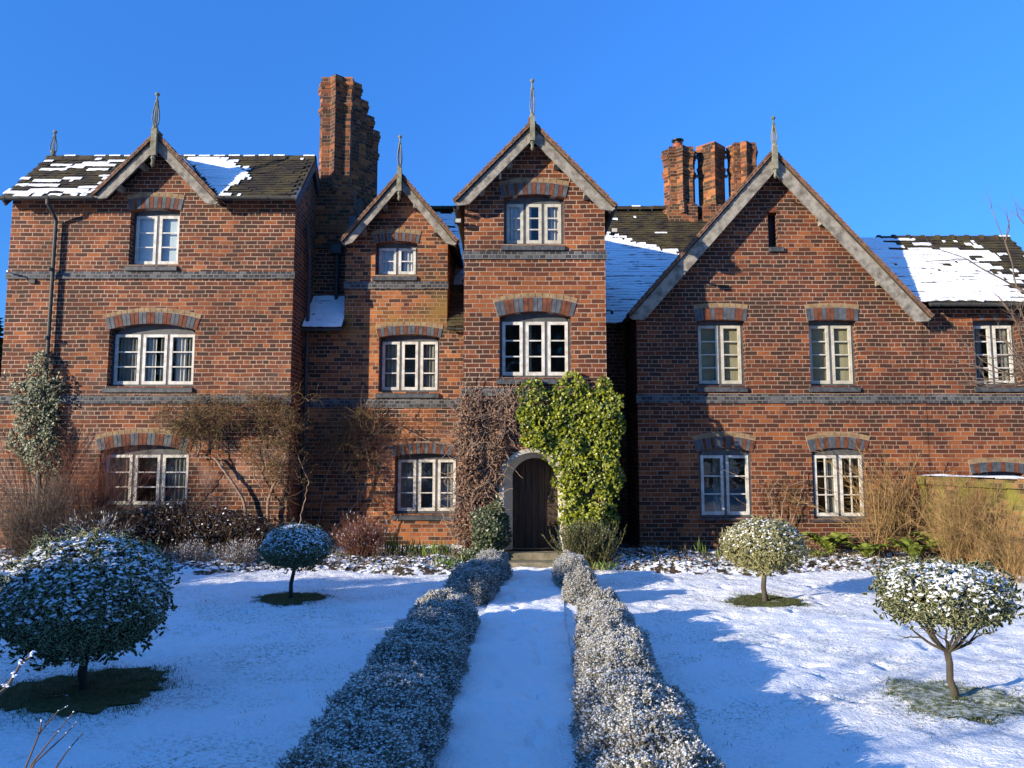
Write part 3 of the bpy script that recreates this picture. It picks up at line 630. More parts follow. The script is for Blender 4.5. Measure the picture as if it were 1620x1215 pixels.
# gable roofs: slopes each side of a ridge running back
def gable_roof(ap, Yf, foot_l, foot_r, Yback, slope, label, bw=.2):
    for sgn, fx in ((-1, foot_l), (1, foot_r)):
        dx = abs(fx-ap[0]); zf = ap[1]-slope*dx; SL = math.hypot(dx, ap[1]-zf)
        # tiles: u runs back in Y, s runs up towards the ridge
        roof('roof', (fx, Yf-.03, zf), (0, 1, 0), Yback-Yf, (-sgn*dx, 0, ap[1]-zf), SL, label=label, snow=(lambda C: np.full(len(C), .55)) if sgn > 0 else None, under=True)
        # stepped verge tiles seen from the front
        v = MB(); s = np.array([-sgn*dx, 0, ap[1]-zf])/SL; nv = np.array([sgn*(ap[1]-zf), 0, dx])/SL; k = int(SL/.115)
        for i in range(k+1):
            o_ = np.array([fx, Yf-.07+random.uniform(-.006, .006), zf])+s*(i*.115-.02); j = random.uniform(-.004, .006)
            v.prism([o_+nv*(.03+j), o_+nv*(.058+j), o_+s*.16+nv*.03, o_+s*.16+nv*.005], (0, .22, 0))
            v.prism([o_+nv*(-.012), o_+nv*(.014), o_+s*.135-nv*.002, o_+s*.135-nv*.022], (0, .2, 0))
        v.build('verge_tiles', M['vergetile'], H)
        b_ = MB(); o_ = np.array([fx, Yf-.02, zf])-nv*.025; t = np.array([ap[0], Yf-.02, ap[1]])-nv*.025
        bwv = bw
        lo = o_-nv*bwv; tz = t-nv*bwv
        # meet at the centre line with a vertical cut, foot cut level
        top = np.array([ap[0]+sgn*.01, Yf-.02, ap[1]-.025*SL/dx]); bot = np.array([ap[0]+sgn*.01, Yf-.02, ap[1]-(.025+bwv)*SL/dx])
        foot = o_-s*.04; foot2 = lo+s*.12
        b_.prism([top, bot, foot2, foot-nv*.07, foot], (0, .045, 0)); b_.build('bargeboard', M['oakgrey'], H)
        if True:
            for fr in (.25, .62):
                pl = MB(); c = np.array([fx, Yf+.03, zf])+s*SL*fr-nv*.17; pl.box(c[0]-.05, c[0]+.05, Yf+.03, Yf+.32, c[2]-.06, c[2]+.05); pl.build('purlin', M['oakgrey'], H)
gable_roof(LAP, YL-.3, gl0, gl1, YL-.3+LD, sl, 'slope of the left front gable')
g0, g1 = ax(541, 382, YG-.3), ax(722, 380, YG-.3); gsl = (GAP[1]-az(382, YG-.3))/((g1-g0)/2)
gable_roof(GAP, YG-.3, g0, g1, 20.2, gsl, 'slope of the narrow gable', .17)
t0_, t1_ = ax(721, 322, YT-.3), ax(972, 320, YT-.3); tsl = (TAP[1]-az(322, YT-.3))/((t1_-t0_)/2)
gable_roof(TAP, YT-.3, t0_, t1_, 20.3, tsl, 'slope of the porch tower roof', .2)
gable_roof(RAP, YR-.3, rl, rr_, 20.8, rs, 'slope of the broad right gable', .27)
# small lean to roof and valley roof beside the narrow gable
roof('roof', (LX1+.02, YG-.2, az(519, YG-.2)), (1, 0, 0), GX0-LX1+.02, (0, 1, .95), 1.3, snow=lambda C: np.full(len(C), .98), label='small snowy lean-to roof in the recess')
roof('roof', (GX1+.01, YG-.12, az(517, YG-.12)), (1, 0, 0), TX0-GX1-.0, (0, 1, 1.1), 1.6, snow=lambda C: np.full(len(C), .1), label='dark strip of roof between gable and tower')
# -- finials
def finial(x, Y, zb, ztop, pend, k=1.0, lean=0.0):
    """square post with a four barred openwork lantern, ball tip and turned pendant"""
    m_ = MB(); h = ztop-zb; w = .05*k
    if pend: m_.box(x-w, x+w, Y-.1, Y, zb-.42*k, zb+.1)
    else: m_.box(x-w*.8, x+w*.8, Y-w, Y+w, zb-.25, zb+.06)
    def turn(prof, z0):
        path_tube(m_, [(x+lean*(z0+z-zb), Y-.05, z0+z) for z, r in prof], [r*k for z, r in prof], 8)
    if pend: turn([(-.62*k+.0, .012), (-.58*k, .04), (-.53*k, .028), (-.5*k, .03), (-.46*k, .048), (-.42*k, .03), (-.4*k, .03)], zb)
    a = zb+.1; b_ = zb+h*(.17 if pend else .1); c = zb+h*.76
    turn([(0, .036), (.02, .055), (.05, .055), (.07, .03), (b_-a-.02, .03), (b_-a, .05)], a-.02)
    turn([(0, .03), (.02, .035), (.05, .02), (h*.18-.02, .016), (h*.18, .04), (h*.18+.03, .045), (h*.18+.055, .02), (ztop-c, .006)], c)
    bars = []
    for dx, dy in ((1, 1), (1, -1), (-1, -1), (-1, 1)):
        pts = [(x+lean*(b_-zb+t*(c-b_))+dx*(.012+.03*math.sin(math.pi*min(1, max(0, t))**.7))*k, Y-.05+dy*(.012+.03*math.sin(math.pi*min(1, max(0, t))**.7))*k, b_+t*(c-b_)) for t in np.linspace(-.04, 1.04, 7)]
        path_tube(m_, pts, .012*k, 4)
    path_tube(m_, [(x+lean*(b_-zb), Y-.05, b_-.02), (x+lean*(c-zb), Y-.05, c)], .008*k, 4)
    m_.build('finial', M['finial'], H)
finial(LAP[0], YL-.34, LAP[1], az(150, YL-.3), True, 1.15, .02); finial(LX0+.1, YL-.3+LD, LRz, az(209, YL-.3+LD), False, 1.1, .03)
finial(GAP[0], YG-.34, GAP[1], az(217, YG-.3), True, 1.0); finial(TAP[0], YT-.34, TAP[1], az(129, YT-.3), True, .9); finial(RAP[0], YR-.34, RAP[1], az(188, YR-.3), True, .95)
# -- side gable bargeboards of left block and right wing ends
for X, YY, ez, d_, mm in ((LX1+.06, YL-.3, LEz, LD, 1), (LX0-.06, YL-.3, LEz, LD, 1), (WX1+.1, YR-.3, 5.03, 1.93, 1)):
    b_ = MB()
    for s_ in (0, 1):
        Ya, Yb_ = (YY, YY+d_) if s_ == 0 else (YY+2*d_, YY+d_)
        b_.prism([(X, Ya, ez-.02), (X, Yb_, ez+d_-.02), (X, Yb_, ez+d_-.28), (X, Ya+(.15 if s_ == 0 else -.15), ez-.12)], (.035, 0, 0))
    b_.build('bargeboard', M['greypaint'], H)
# -- gutters and downpipes
def gutter(a, b_, r=.055):
    a = np.array(a, float); b_ = np.array(b_, float); n = nrm(b_-a); s = np.cross(n, [0, 0, 1.]); m_ = MB(); k = 7
    pr = [(math.cos(t)*r, math.sin(t)*r) for t in np.linspace(math.pi, 2*math.pi, k)]+[(math.cos(t)*(r-.006), math.sin(t)*(r-.006)) for t in np.linspace(2*math.pi, math.pi, k)]
    m_.prism([a+s*c+np.array([0, 0, z]) for c, z in pr], b_-a); L_ = np.linalg.norm(b_-a)
    for i in range(int(L_/.9)+1):
        p = a+n*min(L_-.03, .15+i*.9); m_.prism([p+s*c*1.12+np.array([0, 0, z*1.12]) for c, z in pr[:k]], n*.03)
    m_.build('gutter', M['pipe'], H)
gutter((LX0-.08, YL-.37, LEz-.02), (gl0+.06, YL-.37, LEz-.0)); gutter((gl1-.02, YL-.37, LEz-.0), (LX1+.1, YL-.37, LEz-.02))
gutter((rr_-.02, YR-.37, 5.0), (WX1+.1, YR-.37, 4.99)); gutter((TX0-.14, YT-.25, az(326, YT-.3)), (TX0-.14, YM+2, az(326, YT-.3))); gutter((TX1+.16, YT-.25, az(324, YT-.3)), (TX1+.16, YM+2, az(324, YT-.3)))
gutter((GX1+.0, YG-.17, az(519, YG-.12)), (TX0-.0, YG-.17, az(521, YG-.12))); gutter((LX1+.0, 17.25, az(390, 17.3)), (GX0, 17.25, az(390, 17.3)))
gutter((LX1+.0, YG-.25, az(521, YG-.2)), (GX0+.02, YG-.25, az(521, YG-.2)), .05)
def downpipe(pts, r=.038, mat='pipe'):
    m_ = MB(); path_tube(m_, pts, r, 10, 0); zs = [p[2] for p in pts]
    p = np.array(pts); 
    for i in range(1, 5):
        t = i/5; z = max(zs)*(1-t)+min(zs)*t; j = np.argmin(abs(p[:, 2]-z)); j = min(j, len(p)-1); c = p[-1]+(p[2]-p[-1])*(z-p[-1][2])/(p[2][2]-p[-1][2]); path_tube(m_, [(c[0], c[1], z-.03), (c[0], c[1], z+.03)], r*1.3, 10)
    m_.build('downpipe', M[mat], H)
xd = ax(75, 320, YL-.37)
downpipe([(xd, YL-.37, LEz-.06), (xd, YL-.37, LEz-.14), (xd+.03, YL-.2, LEz-.3), (xd+.03, YL-.09, LEz-.42), (xd+.03, YL-.09, LEz-.8), (xd+.02, YL-.09, .1)])
xs_ = LX1+.1; downpipe([(xs_-.02, YG-.25, 7.0), (xs_, YG-.2, 6.6), (xs_, YG-.08, 6.3), (xs_, YG-.08, 5.5), (xs_, YG-.08, .1)], .04, 'metal')
xs_ = ax(533, 430, 17.2); m_ = MB(); m_.box(xs_-.14, xs_+.1, 17.1, 17.29, az(402, 17.2), az(388, 17.2)); m_.build('rainwater_hopper', M['metal'], H)
downpipe([(xs_, 17.2, az(402, 17.2)), (xs_, 17.2, az(405, 17.2)), (xs_, 17.2, az(410, 17.2)), (xs_, 17.2, az(480, 17.2))], .04, 'metal')
# security lights on the tower eaves
for X, yy, s_ in ((TX1+.09, 367, 1), (TX0-.17, 352, -1)):
    m_ = MB(); z = az(yy, YT-.1); m_.box(X-.0, X+.13, YT-.2, YT-.12, z-.045, z+.055); m_.box(X+.03, X+.1, YT-.12, YT+.1, z-.01, z+.02)
    l = m_.build('security_light', M['black'], H); g_ = MB(); g_.box(X+.015, X+.115, YT-.206, YT-.2, z-.03, z+.04); g_.build('lens', M['stonegrey'], l)
# burglar lamp like fitting, little vent and brackets
m_ = MB(); path_tube(m_, [(ax(791, 283, YT), YT-.03, az(283, YT)), (ax(791, 283, YT), YT-.1, az(281, YT)), (ax(791, 279, YT), YT-.12, az(278, YT))], .025, 8); m_.build('hook', M['white'], H)
m_ = MB(); m_.box(ax(48, 450, YL), ax(57, 450, YL), YL-.05, YL+.01, az(449, YL), az(443, YL)); m_.build('overflow_box', M['pipe'], H)
m_ = MB(); path_tube(m_, [(ax(22, 435, YL), YL-.02, az(434, YL)), (ax(22, 435, YL), YL-.22, az(433, YL))], .02, 8); m_.build('overflow_pipe', M['white'], H)
# -- chimneys
def shaft(mb, x, y, z0, z1, w, star=True, n=1):
    def plan(rr):
        if star:
            pts = []
            for q in range(4):
                a = q*math.pi/2; ca, sa = math.cos(a), math.sin(a)
                for lx, ly in ((.78, -.78), (.78, -.34), (1.1, 0), (.78, .34)): pts.append((x+rr*(lx*ca-ly*sa), y+rr*(lx*sa+ly*ca)))
            return pts
        return [(x+rr*math.cos(a), y+rr*math.sin(a)) for a in (0, math.pi/2, math.pi, 1.5*math.pi)]
    def ring(r0, za, zb):
        mb.prism([(px_, py_, za) for px_, py_ in plan(r0)], (0, 0, zb-za))
    H_ = z1-z0; rr = w/2*1.0 if star else w/2*1.02
    ring(rr*1.14, z0, z0+.25); ring(rr*1.07, z0+.25, z0+.33)
    ring(rr, z0+.33, z1-.8)
    ring(rr*1.06, z1-.8, z1-.71); ring(rr*1.11, z1-.71, z1-.62); ring(rr*1.02, z1-.62, z1-.36)
    for i, k in enumerate((1.05, 1.1, 1.15, 1.1)): ring(rr*k, z1-.36+.085*i, z1-.36+.085*(i+1)+(.03 if i == 3 else 0))
m_ = MB(); zt = az(128, 17.55); cx = ax(531, 250, 17.55)
for i in range(4): shaft(m_, cx+.03, 17.75+i*.84, 8.1, zt-i*.02, .86, True)
m_.box(cx-.42, cx+.50, 17.32, 21.0, 6.5, 8.22)
CH1 = m_.build('chimney', M['brick_chimney'], H); CH1['label'] = 'tall clustered brick chimney beside the left block'
m_ = MB(); m_.box(cx+.40, cx+.53, 17.3, 17.7, 6.9, 7.5); m_.build('flashing', M['lead'], CH1)
for i, (pa, pb, top, star) in enumerate(((1050, 1098, 240, True), (1103, 1147, 233, False), (1152, 1196, 233, True))):
    xa, xb = ax(pa, 260, MRy), ax(pb, 260, MRy); m_ = MB(); zt = az(top, MRy)
    shaft(m_, (xa+xb)/2, MRy, 8.6, zt, (xb-xa)*.93, star); m_.box(xa+.03, xb-.03, MRy-.4, MRy+.4, 7.8, 8.85)
    c_ = m_.build('chimney', M['brick_chimney'], H); c_['label'] = ('short star shaped chimney carrying a pot', 'diagonal middle chimney of three', 'rightmost short chimney')[i]
    if i == 0:
        X = (xa+xb)/2-.02; p_ = MB(); path_tube(p_, [(X, MRy, zt-.05), (X, MRy, zt+.02), (X, MRy, zt+.2), (X, MRy, zt+.22)], [.15, .13, .12, .14], 14); p_.build('chimney_pot', M['pot'], c_)
        p_ = MB(); path_tube(p_, [(X, MRy, zt+.22), (X, MRy, zt+.3), (X, MRy, zt+.3), (X, MRy, zt+.33), (X, MRy, zt+.36)], [.1, .1, .17, .17, .02], 14); p_.build('cowl', M['black'], c_)
# wall ties between chimneys
for za in (9.75, 10.3):
    m_ = MB(); m_.box(ax(1095, 260, MRy), ax(1150, 260, MRy), MRy-.05, MRy+.05, za, za+.06); m_.build('chimney_tie', M['metal'], H)
# -- entrance: arch surround, door, steps
D_ = MB(); yd = YT+.3
outer = [(dx0-.001, dz0), (dx1+.001, dz0)]+door_arc[::-1]
ix0, ix1 = ax(811, 800, yd+.05), ax(883, 800, yd+.05); iarc = arc_pts(ix0, ix1, dzs-.06, .3, 16)
# splayed plaster surround made of wedge faces between outer and inner arcs, and a collar on the wall
po = [(dx0, dz0)]+door_arc+[(dx1, dz0)]; pi_ = [(ix0, dz0)]+iarc+[(ix1, dz0)]
V = [(x, YT-.004, z) for x, z in po]+[(x, yd, z) for x, z in pi_]; n = len(po)
D_.add(V, [(i, i+1, n+i+1, n+i) for i in range(n-1)]); 
wide = [(dx0-.09, dz0)]+arc_pts(dx0-.09, dx1+.09, dzs, .42, 16)+[(dx1+.09, dz0)]
V = [(x, YT-.012, z) for x, z in wide]+[(x, YT-.012, z) for x, z in po]+[(x, YT+.02, z) for x, z in wide]
D_.add(V, [(i, i+1, n+i+1, n+i) for i in range(n-1)]+[(2*n+i, 2*n+i+1, i+1, i) for i in range(n-1)])
V = [(x, yd, z) for x, z in pi_]+[(x, yd+.3, z) for x, z in pi_]; D_.add(V, [(i, i+1, n+i+1, n+i) for i in range(n-1)])
D_.build('door_surround', M['stonegrey'], H)
d_ = MB(); np_ = 7
for i in range(np_):
    a = ix0+.005+(ix1-ix0-.01)*i/np_; b_ = ix0+.005+(ix1-ix0-.01)*(i+1)/np_-.008
    def ztop(x): 
        t = min(range(len(iarc)), key=lambda k: abs(iarc[k][0]-x)); return iarc[t][1]
    d_.prism([(a, yd+.2, dz0+.01), (b_, yd+.2, dz0+.01), (b_, yd+.2, ztop(b_)), ((a+b_)/2, yd+.2, ztop((a+b_)/2)), (a, yd+.2, ztop(a))], (0, .05, 0))
d_.box(ix0-.1, ix1+.1, yd+.24, yd+.26, dz0, dzs+.4)
DO = d_.build('door', M['door'], H); DO['label'] = 'dark round topped plank door'
h_ = MB(); xk = ix1-.13; path_tube(h_, [(xk, yd+.21, 1.2), (xk, yd+.15, 1.2)], .012, 8)
tt = np.linspace(0, 2*math.pi, 14); path_tube(h_, [(xk+.045*math.sin(t), yd+.15, 1.16+.045*math.cos(t)) for t in tt], .008, 6); h_.box(xk-.03, xk+.03, yd+.185, yd+.2, 1.05, 1.3); h_.build('handle', M['black'], DO)
s_ = MB(); s_.box(dx0-.1, dx1+.12, YT-.32, YT+.6, .10, .22); s_.build('doorstep', M['step'], H)
s_ = MB(); s_.box(dx0-.22, dx1+.25, YT-.68, YT-.01, -.1, .098); s_.build('doorstep', M['step'], H)
s_ = MB(); s_.box(dx1-.06, dx1+.02, YT-.03, YT-.02, az(795, YT), az(785, YT)); s_.build('sunlit_jamb_patch', M['white'], H)  # white slab standing in for the sunlit spot on the door jamb
# vents, wires on right gable
w_ = MB(); a = at(1252, 318, YR-.02); path_tube(w_, [a, at(1270, 325, YR-.02), at(1292, 333, YR-.02)], .008, 5); w_.build('cable', M['black'], H)
#SPLIT
# ------------------------------------------------------------------ GROUND
def bed_edge(x): return 12.95+.25*np.sin(x*1.3)+.1*np.sin(x*4.1)
def pathc(y): return np.interp(y, [2, 4.8, 9, 14], [0, 0, .12, .42])
prints = np.array([(pathc(y)+random.uniform(-.22, .22), y, random.uniform(-.4, .4)) for y in np.arange(3.2, 13, .33)]+[(random.uniform(1.6, 8.5), random.uniform(4.5, 12.5), random.uniform(-3, 3)) for _ in range(150)]+[(random.uniform(-8, -1.3), random.uniform(4.5, 12.5), random.uniform(-3, 3)) for _ in range(60)])
def gh(x, y, detail=True):
    x = np.asarray(x, float); y = np.asarray(y, float)
    h = .05*(fbm(x*.5, y*.5)-.5)+.05*(fbm(x*2.3+9, y*3.1)-.5)
    if detail:
        h = h+.04*(fbm(x*7, y*7, 3, 3)-.5)*(np.abs(x) < 14)
    return h*np.clip((40-np.abs(x))/20, .0, 1)
def grid_axis(lo, hi, fine0, fine1, step):
    a = list(np.arange(fine0, fine1, step)); s = step
    while a[-1] < hi: s *= 1.25; a.append(a[-1]+s)
    s = step; pre = [a[0]]
    while pre[-1] > lo: s *= 1.25; pre.append(pre[-1]-s)
    return np.array(pre[:0:-1]+a)
gx_ = grid_axis(-600, 600, -9.5, 9.5, .045); gy_ = grid_axis(-600, 600, 2.5, 15.8, .045)
GX, GY = np.meshgrid(gx_, gy_); GZ = gh(GX, GY)
for px_, py_, an in prints:
    i0, i1 = np.searchsorted(gx_, [px_-.3, px_+.3]); j0, j1 = np.searchsorted(gy_, [py_-.3, py_+.3])
    xx = GX[j0:j1, i0:i1]-px_; yy = GY[j0:j1, i0:i1]-py_; a = xx*math.cos(an)+yy*math.sin(an); b_ = -xx*math.sin(an)+yy*math.cos(an)
    d = (a/.06)**2+(b_/.13)**2; GZ[j0:j1, i0:i1] += -.028*np.exp(-d**2)+.008*np.exp(-(d-2.2)**2)
# sink under the house
GZ[(GY > 15.9) & (np.abs(GX) < 10.3) & (GY < 24)] -= .3
ny, nx = GX.shape; mb = MB(); idx = np.arange(ny*nx).reshape(ny, nx)
mb.add(np.c_[GX.ravel(), GY.ravel(), GZ.ravel()], np.stack([idx[:-1, :-1], idx[:-1, 1:], idx[1:, 1:], idx[1:, :-1]], -1).reshape(-1, 4))
tag(mb.build('ground', M['lawnsnow'], smooth=True), kind='structure')
# path sheet
mb = MB(); ys = np.arange(2, 13.5, .03); us = np.linspace(-1, 1, 34); UU, YY = np.meshgrid(us, ys); XX = pathc(YY)+UU*.48
ZZ = gh(XX, YY)*.8+.025+.05*(fbm(XX*5, YY*5, 1)-.5)
for px_, py_, an in prints[:31]:
    xx = XX-px_; yy = YY-py_; d = (xx/.055)**2+(yy/.13)**2; ZZ += -.045*np.exp(-d**2)*(np.abs(yy) < .4)
ZZ += .004-.05*np.clip(np.abs(UU)-.85, 0, 1)
idx = np.arange(XX.size).reshape(XX.shape)
mb.add(np.c_[XX.ravel(), YY.ravel(), ZZ.ravel()], np.stack([idx[:-1, :-1], idx[:-1, 1:], idx[1:, 1:], idx[1:, :-1]], -1).reshape(-1, 4))
tag(mb.build('path', M['snow'], smooth=True), kind='structure')
# flower beds: two raised rough strips of soil and snow
def bedh(x, y): 
    e_ = np.clip((y-bed_edge(x))/.35, 0, 1); return .0+e_*(.07+.15*(fbm(x*1.8, y*1.8, 5)-.35)+.07*(fbm(x*8, y*8, 2)-.5))-.03*(1-e_)
for a, b_ in ((-10.6, -.55), (1.15, 8.15)):
    X_, Y_ = np.meshgrid(np.arange(a, b_, .05), np.arange(12.5, 17.1 if a < 0 else 16.0, .05)); Z_ = bedh(X_, Y_)
    idx = np.arange(X_.size).reshape(X_.shape); mb = MB()
    mb.add(np.c_[X_.ravel(), Y_.ravel(), Z_.ravel()], np.stack([idx[:-1, :-1], idx[:-1, 1:], idx[1:, 1:], idx[1:, :-1]], -1).reshape(-1, 4))
    tag(mb.build('flower_bed', M['bedsnow'], smooth=True), kind='structure')
# ------------------------------------------------------------------ PLANTS
M['turf'] = simple('turf', (.035, .042, .012), (.09, .085, .035), 30, .95, .6)
M['turf_frost'] = simple('turf_frost', (.1, .12, .06), (.5, .54, .5), 22, .95, .6, lo=.4, hi=.6)
def crown_pts(n, c, rx, rz, inner=.55, lump=.12, flat=0.0, bot=1.0):
    d = nrm(RNG.normal(size=(n, 3))); r = 1-(1-inner)*RNG.random(n)**2.2
    l = 1+lump*(fbm(d[:, 0]*2.3+c[0], d[:, 1]*2.3, d[:, 2]*2.3, 3)-.5)*2
    sz = np.where(d[:, 2] < 0, rz*bot, rz)
    P = np.c_[d[:, 0]*rx, d[:, 1]*rx, np.sign(d[:, 2])*np.abs(d[:, 2])**(1-.3*flat)*sz]*(r*l)[:, None]
    return P+np.array(c), d, r
def holly(px, py, Y, R, z0, z1, n, label, snowamt, leafmat, lsz, flat=0., open_=False, R0=.03, ring=.65, lean=(0, 0), turf='turf'):
    X = ax(px, py, Y); g = float(gh(X, Y)); t = thing('holly_tree', label, 'tree', (X, Y, g), 'four clipped holly standards on the lawn')
    zc = (z0+z1)/2; rz = (z1-z0)/2; c = (X+lean[0], Y+lean[1], zc)
    tr_ = MB(); zt = z0+.1 if open_ else z0+rz*.6; fork = (X+lean[0]*.8, Y+lean[1]*.8, z0-.2 if open_ else z0+.12)
    path_tube(tr_, [(X, Y, g-.05), (X+.008, Y, g+.05), (X-.012+lean[0]*.3, Y, g+(fork[2]-g)*.4), (X+.006+lean[0]*.6, Y, g+(fork[2]-g)*.75), fork], [R0*1.5, R0*1.1, R0, R0*.95, R0*.95], 10)
    tr_.build('trunk', M['bark'], t, smooth=True)
    br = MB(); out = []
    for k in range(11 if open_ else 8):
        a = k*2.4; el = .75 if open_ else 1.0
        dd = (math.cos(a), math.sin(a), el+random.uniform(-.3, .4)); branching(fork, dd, R*(.42 if open_ else .5), R0*.5, 2, .45, 4, (2, 3), .05, .6, out)
    segs_to(br, out, 6); br.build('branches', M['bark'], t)
    P, d, r = crown_pts(n, c, R, rz, .5 if not open_ else .45, .1, flat, .85); lf = MB()
    N = d*np.array([1, 1, 1.])+RNG.normal(0, .55, (n, 3))+np.array([0, 0, .35])
    leaves(lf, P, N, lsz*RNG.uniform(.7, 1.25, n), .52, 'holly', 0, .22)
    # straggling outer sprays
    k = n//30; P2, d2, _ = crown_pts(k, c, R*1.06, rz*1.07, .95, .2, flat, .9); P3 = np.repeat(P2, 4, 0)+RNG.normal(0, .03, (k*4, 3)); leaves(lf, P3, RNG.normal(size=(k*4, 3)), lsz, .5, 'holly', 0, .2)
    lf.build('foliage', M[leafmat], t, attr='rim')
    up = (d[:, 2] > -.35) & (r > .8) & (RNG.random(n) < snowamt*np.clip(d[:, 2]*1.3+.5, 0.04, 1)); sn = MB(); Q = P[up]+N[up]*.0+np.array([0, 0, lsz*.25])
    caps(sn, Q, lsz*RNG.uniform(.25, .85, len(Q)), 0, .35); leaves(sn, Q+np.array([0, 0, .002]), nrm(N[up])+np.array([0, 0, .9]), lsz*RNG.uniform(.55, 1.15, len(Q)), .55, 'hex', 0, .25)
    sn.build('snow', M['frost'], t)
    # ring of bare grass and soil
    gm = MB(); k = int(9000*ring*ring/.42); a = RNG.uniform(0, 6.28, k); rr = ring*np.sqrt(RNG.random(k))*(1+.1*np.sin(3*a+px)+.35*RNG.random(k)**4+.12*np.sin(7*a)); gxp = X+rr*np.cos(a); gyp = Y+rr*np.sin(a); kk = rr > .0
    blades(gm, np.c_[gxp, gyp, gh(gxp, gyp)-.01+.0], np.c_[RNG.normal(0, .5, k), RNG.normal(0, .5, k), np.ones(k)], RNG.uniform(.02, .048, k), .0022)
    tag(gm.build('grass', M['grass']), 'short green grass free of snow under '+label.split(' with')[0].split(' in ')[0].split(' beside')[0][:60], 'grass', kind='stuff')
    pm = MB(); n_ = 40; V = [(X, Y, g+.012)]; 
    for rad in (.5, .8, .93):
        for i in range(n_): a = 6.283*i/n_; r_ = ring*rad*(1+.1*math.sin(3*a+px)+.04*math.sin(11*a)+(.09*math.sin(a*17+px) if rad > .6 else 0)); V.append((X+r_*math.cos(a), Y+r_*math.sin(a), float(gh(X+r_*math.cos(a), Y+r_*math.sin(a)))+(.012 if rad < 1 else -.02)))
    f3 = [(0, 1+i, 1+(i+1) % n_) for i in range(n_)]; pm.add(V, f3); f4 = [(1+k_*n_+i, 1+(k_+1)*n_+i, 1+(k_+1)*n_+(i+1) % n_, 1+k_*n_+(i+1) % n_) for k_ in (0, 1) for i in range(n_)]
    pm.F.append((np.array(f4), np.zeros(len(f4), int))); tag(pm.build('turf_patch', M[turf]), kind='structure')
holly(130, 1098, 6.3, .6, az(1050, 6.3), az(848, 6.3), 12000, 'large snow dusted holly standard nearest on the left lawn', .95, 'holly', .03, .3, R0=.032, ring=.66)
holly(459, 947, 10.5, .45, az(902, 10.5), az(830, 10.5), 6500, 'small round holly standard by the beds on the left lawn', .9, 'holly', .024, .2, R0=.026, ring=.45, lean=(.06, 0))
holly(1210, 953, 10.35, .52, az(908, 10.35), az(820, 10.35), 8000, 'yellow tinged holly standard before the right gable', .3, 'holly_pale', .023, .2, R0=.032, ring=.48)
holly(1510, 1115, 6.1, .455, az(990, 6.1), az(893, 6.1), 8000, 'flat topped holly standard with bare forked limbs nearest right', .85, 'holly', .027, 1.2, open_=True, R0=.026, ring=.48, lean=(-.04, 0), turf='turf_frost')
# silvery clipped plants along the path
def lavender(spine, w, h, n, label, big=1.2, gaps=0.1):
    w *= .77; h *= .8; n = int(n*.9)
    """spine: list of (x,y); mound of upright sprigs with frosted tips"""
    S = np.array(spine, float); c = S.mean(0); t = thing('lavender_bush', label, 'bush', (c[0], c[1], 0), 'silvery bushes edging the path')
    seg = np.linalg.norm(np.diff(S, axis=0), axis=1); cum = np.concatenate([[0], np.cumsum(seg)]); L = cum[-1]
    u = RNG.uniform(-.12, L+.12, n); cx_ = np.interp(u, cum, S[:, 0]); cy_ = np.interp(u, cum, S[:, 1])
    dirv = nrm(S[-1]-S[0]); side = np.array([dirv[1], -dirv[0]])
    a = RNG.uniform(-.12, math.pi+.12, n)
    lump = .58+.62*fbm(u*3.3+S[0][0]*7, a*1.9, 1.7, 3)+.25*vn(u*7, a*4, 4.)
    endf = np.sqrt(np.clip(1-np.maximum(0, np.maximum(.25-u, u-(L-.25))/.4)**2, .05, 1))
    rr = lump*endf*(1-.3*RNG.random(n)**2)
    lat = np.cos(a)*w/2*rr*1.05; hh = np.abs(np.sin(a))**.75*h*rr+.02
    over = np.where(u < 0, -1, np.where(u > L, 1, 0))
    P = np.c_[cx_+side[0]*lat+dirv[0]*(over*.1), cy_+side[1]*lat+dirv[1]*over*.1, hh+gh(cx_, cy_, False)]
    D = np.c_[side[0]*np.cos(a)*.9, side[1]*np.cos(a)*.9, np.sin(a)*.8+.7]+RNG.normal(0, .32, (n, 3))
    D[:, :2] += dirv*(over*.5)[:, None]; D = nrm(D)
    st = MB(); root = np.c_[cx_+side[0]*lat*.35, cy_+side[1]*lat*.35, np.full(n, .0)]; m_ = RNG.random(n) < .22
    tubes(st, root[m_], P[m_], .0035, .002, 3); st.build('stems', M['lavwood'], t)
    lf = MB(); k = 8; sl_ = .055*big
    for i in range(k):
        f = (i+.5)/k; Q = P+D*sl_*(f*1.3-.6); dd = D*(.55+.6*f)+RNG.normal(0, .6, (n, 3)); blades(lf, Q, dd, .022*big*RNG.uniform(.7, 1.3, n), .0034*big, 0)
    lf.build('foliage', M['lav'], t)
    sn = MB(); pz = np.clip(D[:, 2]+.1, 0, 1)*.85; m_ = RNG.random(n) < pz*(.75+1.0*vn(P[:, 0]*5, P[:, 1]*5)); Q = P[m_]+D[m_]*sl_*.75
    caps(sn, Q, .007*big*RNG.uniform(.6, 1.5, len(Q)), 0, .7); Q2 = P[m_]+RNG.normal(0, .014, (m_.sum(), 3)); caps(sn, Q2, .0055*big*RNG.uniform(.6, 1.5, len(Q2)), 0, .6)
    sn.build('snow', M['frostfine'], t)
lavender([(-.82, 3.6), (-.80, 5.75)], .82, .42, 15000, 'nearest silvery bush on the left edge of the path')
lavender([(-.79, 6.0), (-.76, 7.55)], .8, .42, 9500, 'second silvery bush on the left edge of the path')
lavender([(-.74, 7.8), (-.70, 8.9)], .74, .42, 7500, 'third silvery bush left of the path, before the gap')
lavender([(-.58, 10.0), (-.45, 10.9)], .66, .46, 5000, 'bare bottomed silvery bush beyond the gap, left of path')
lavender([(-.42, 11.4), (-.28, 12.5)], .62, .44, 5000, 'silvery bush left of the path nearest the doorstep')
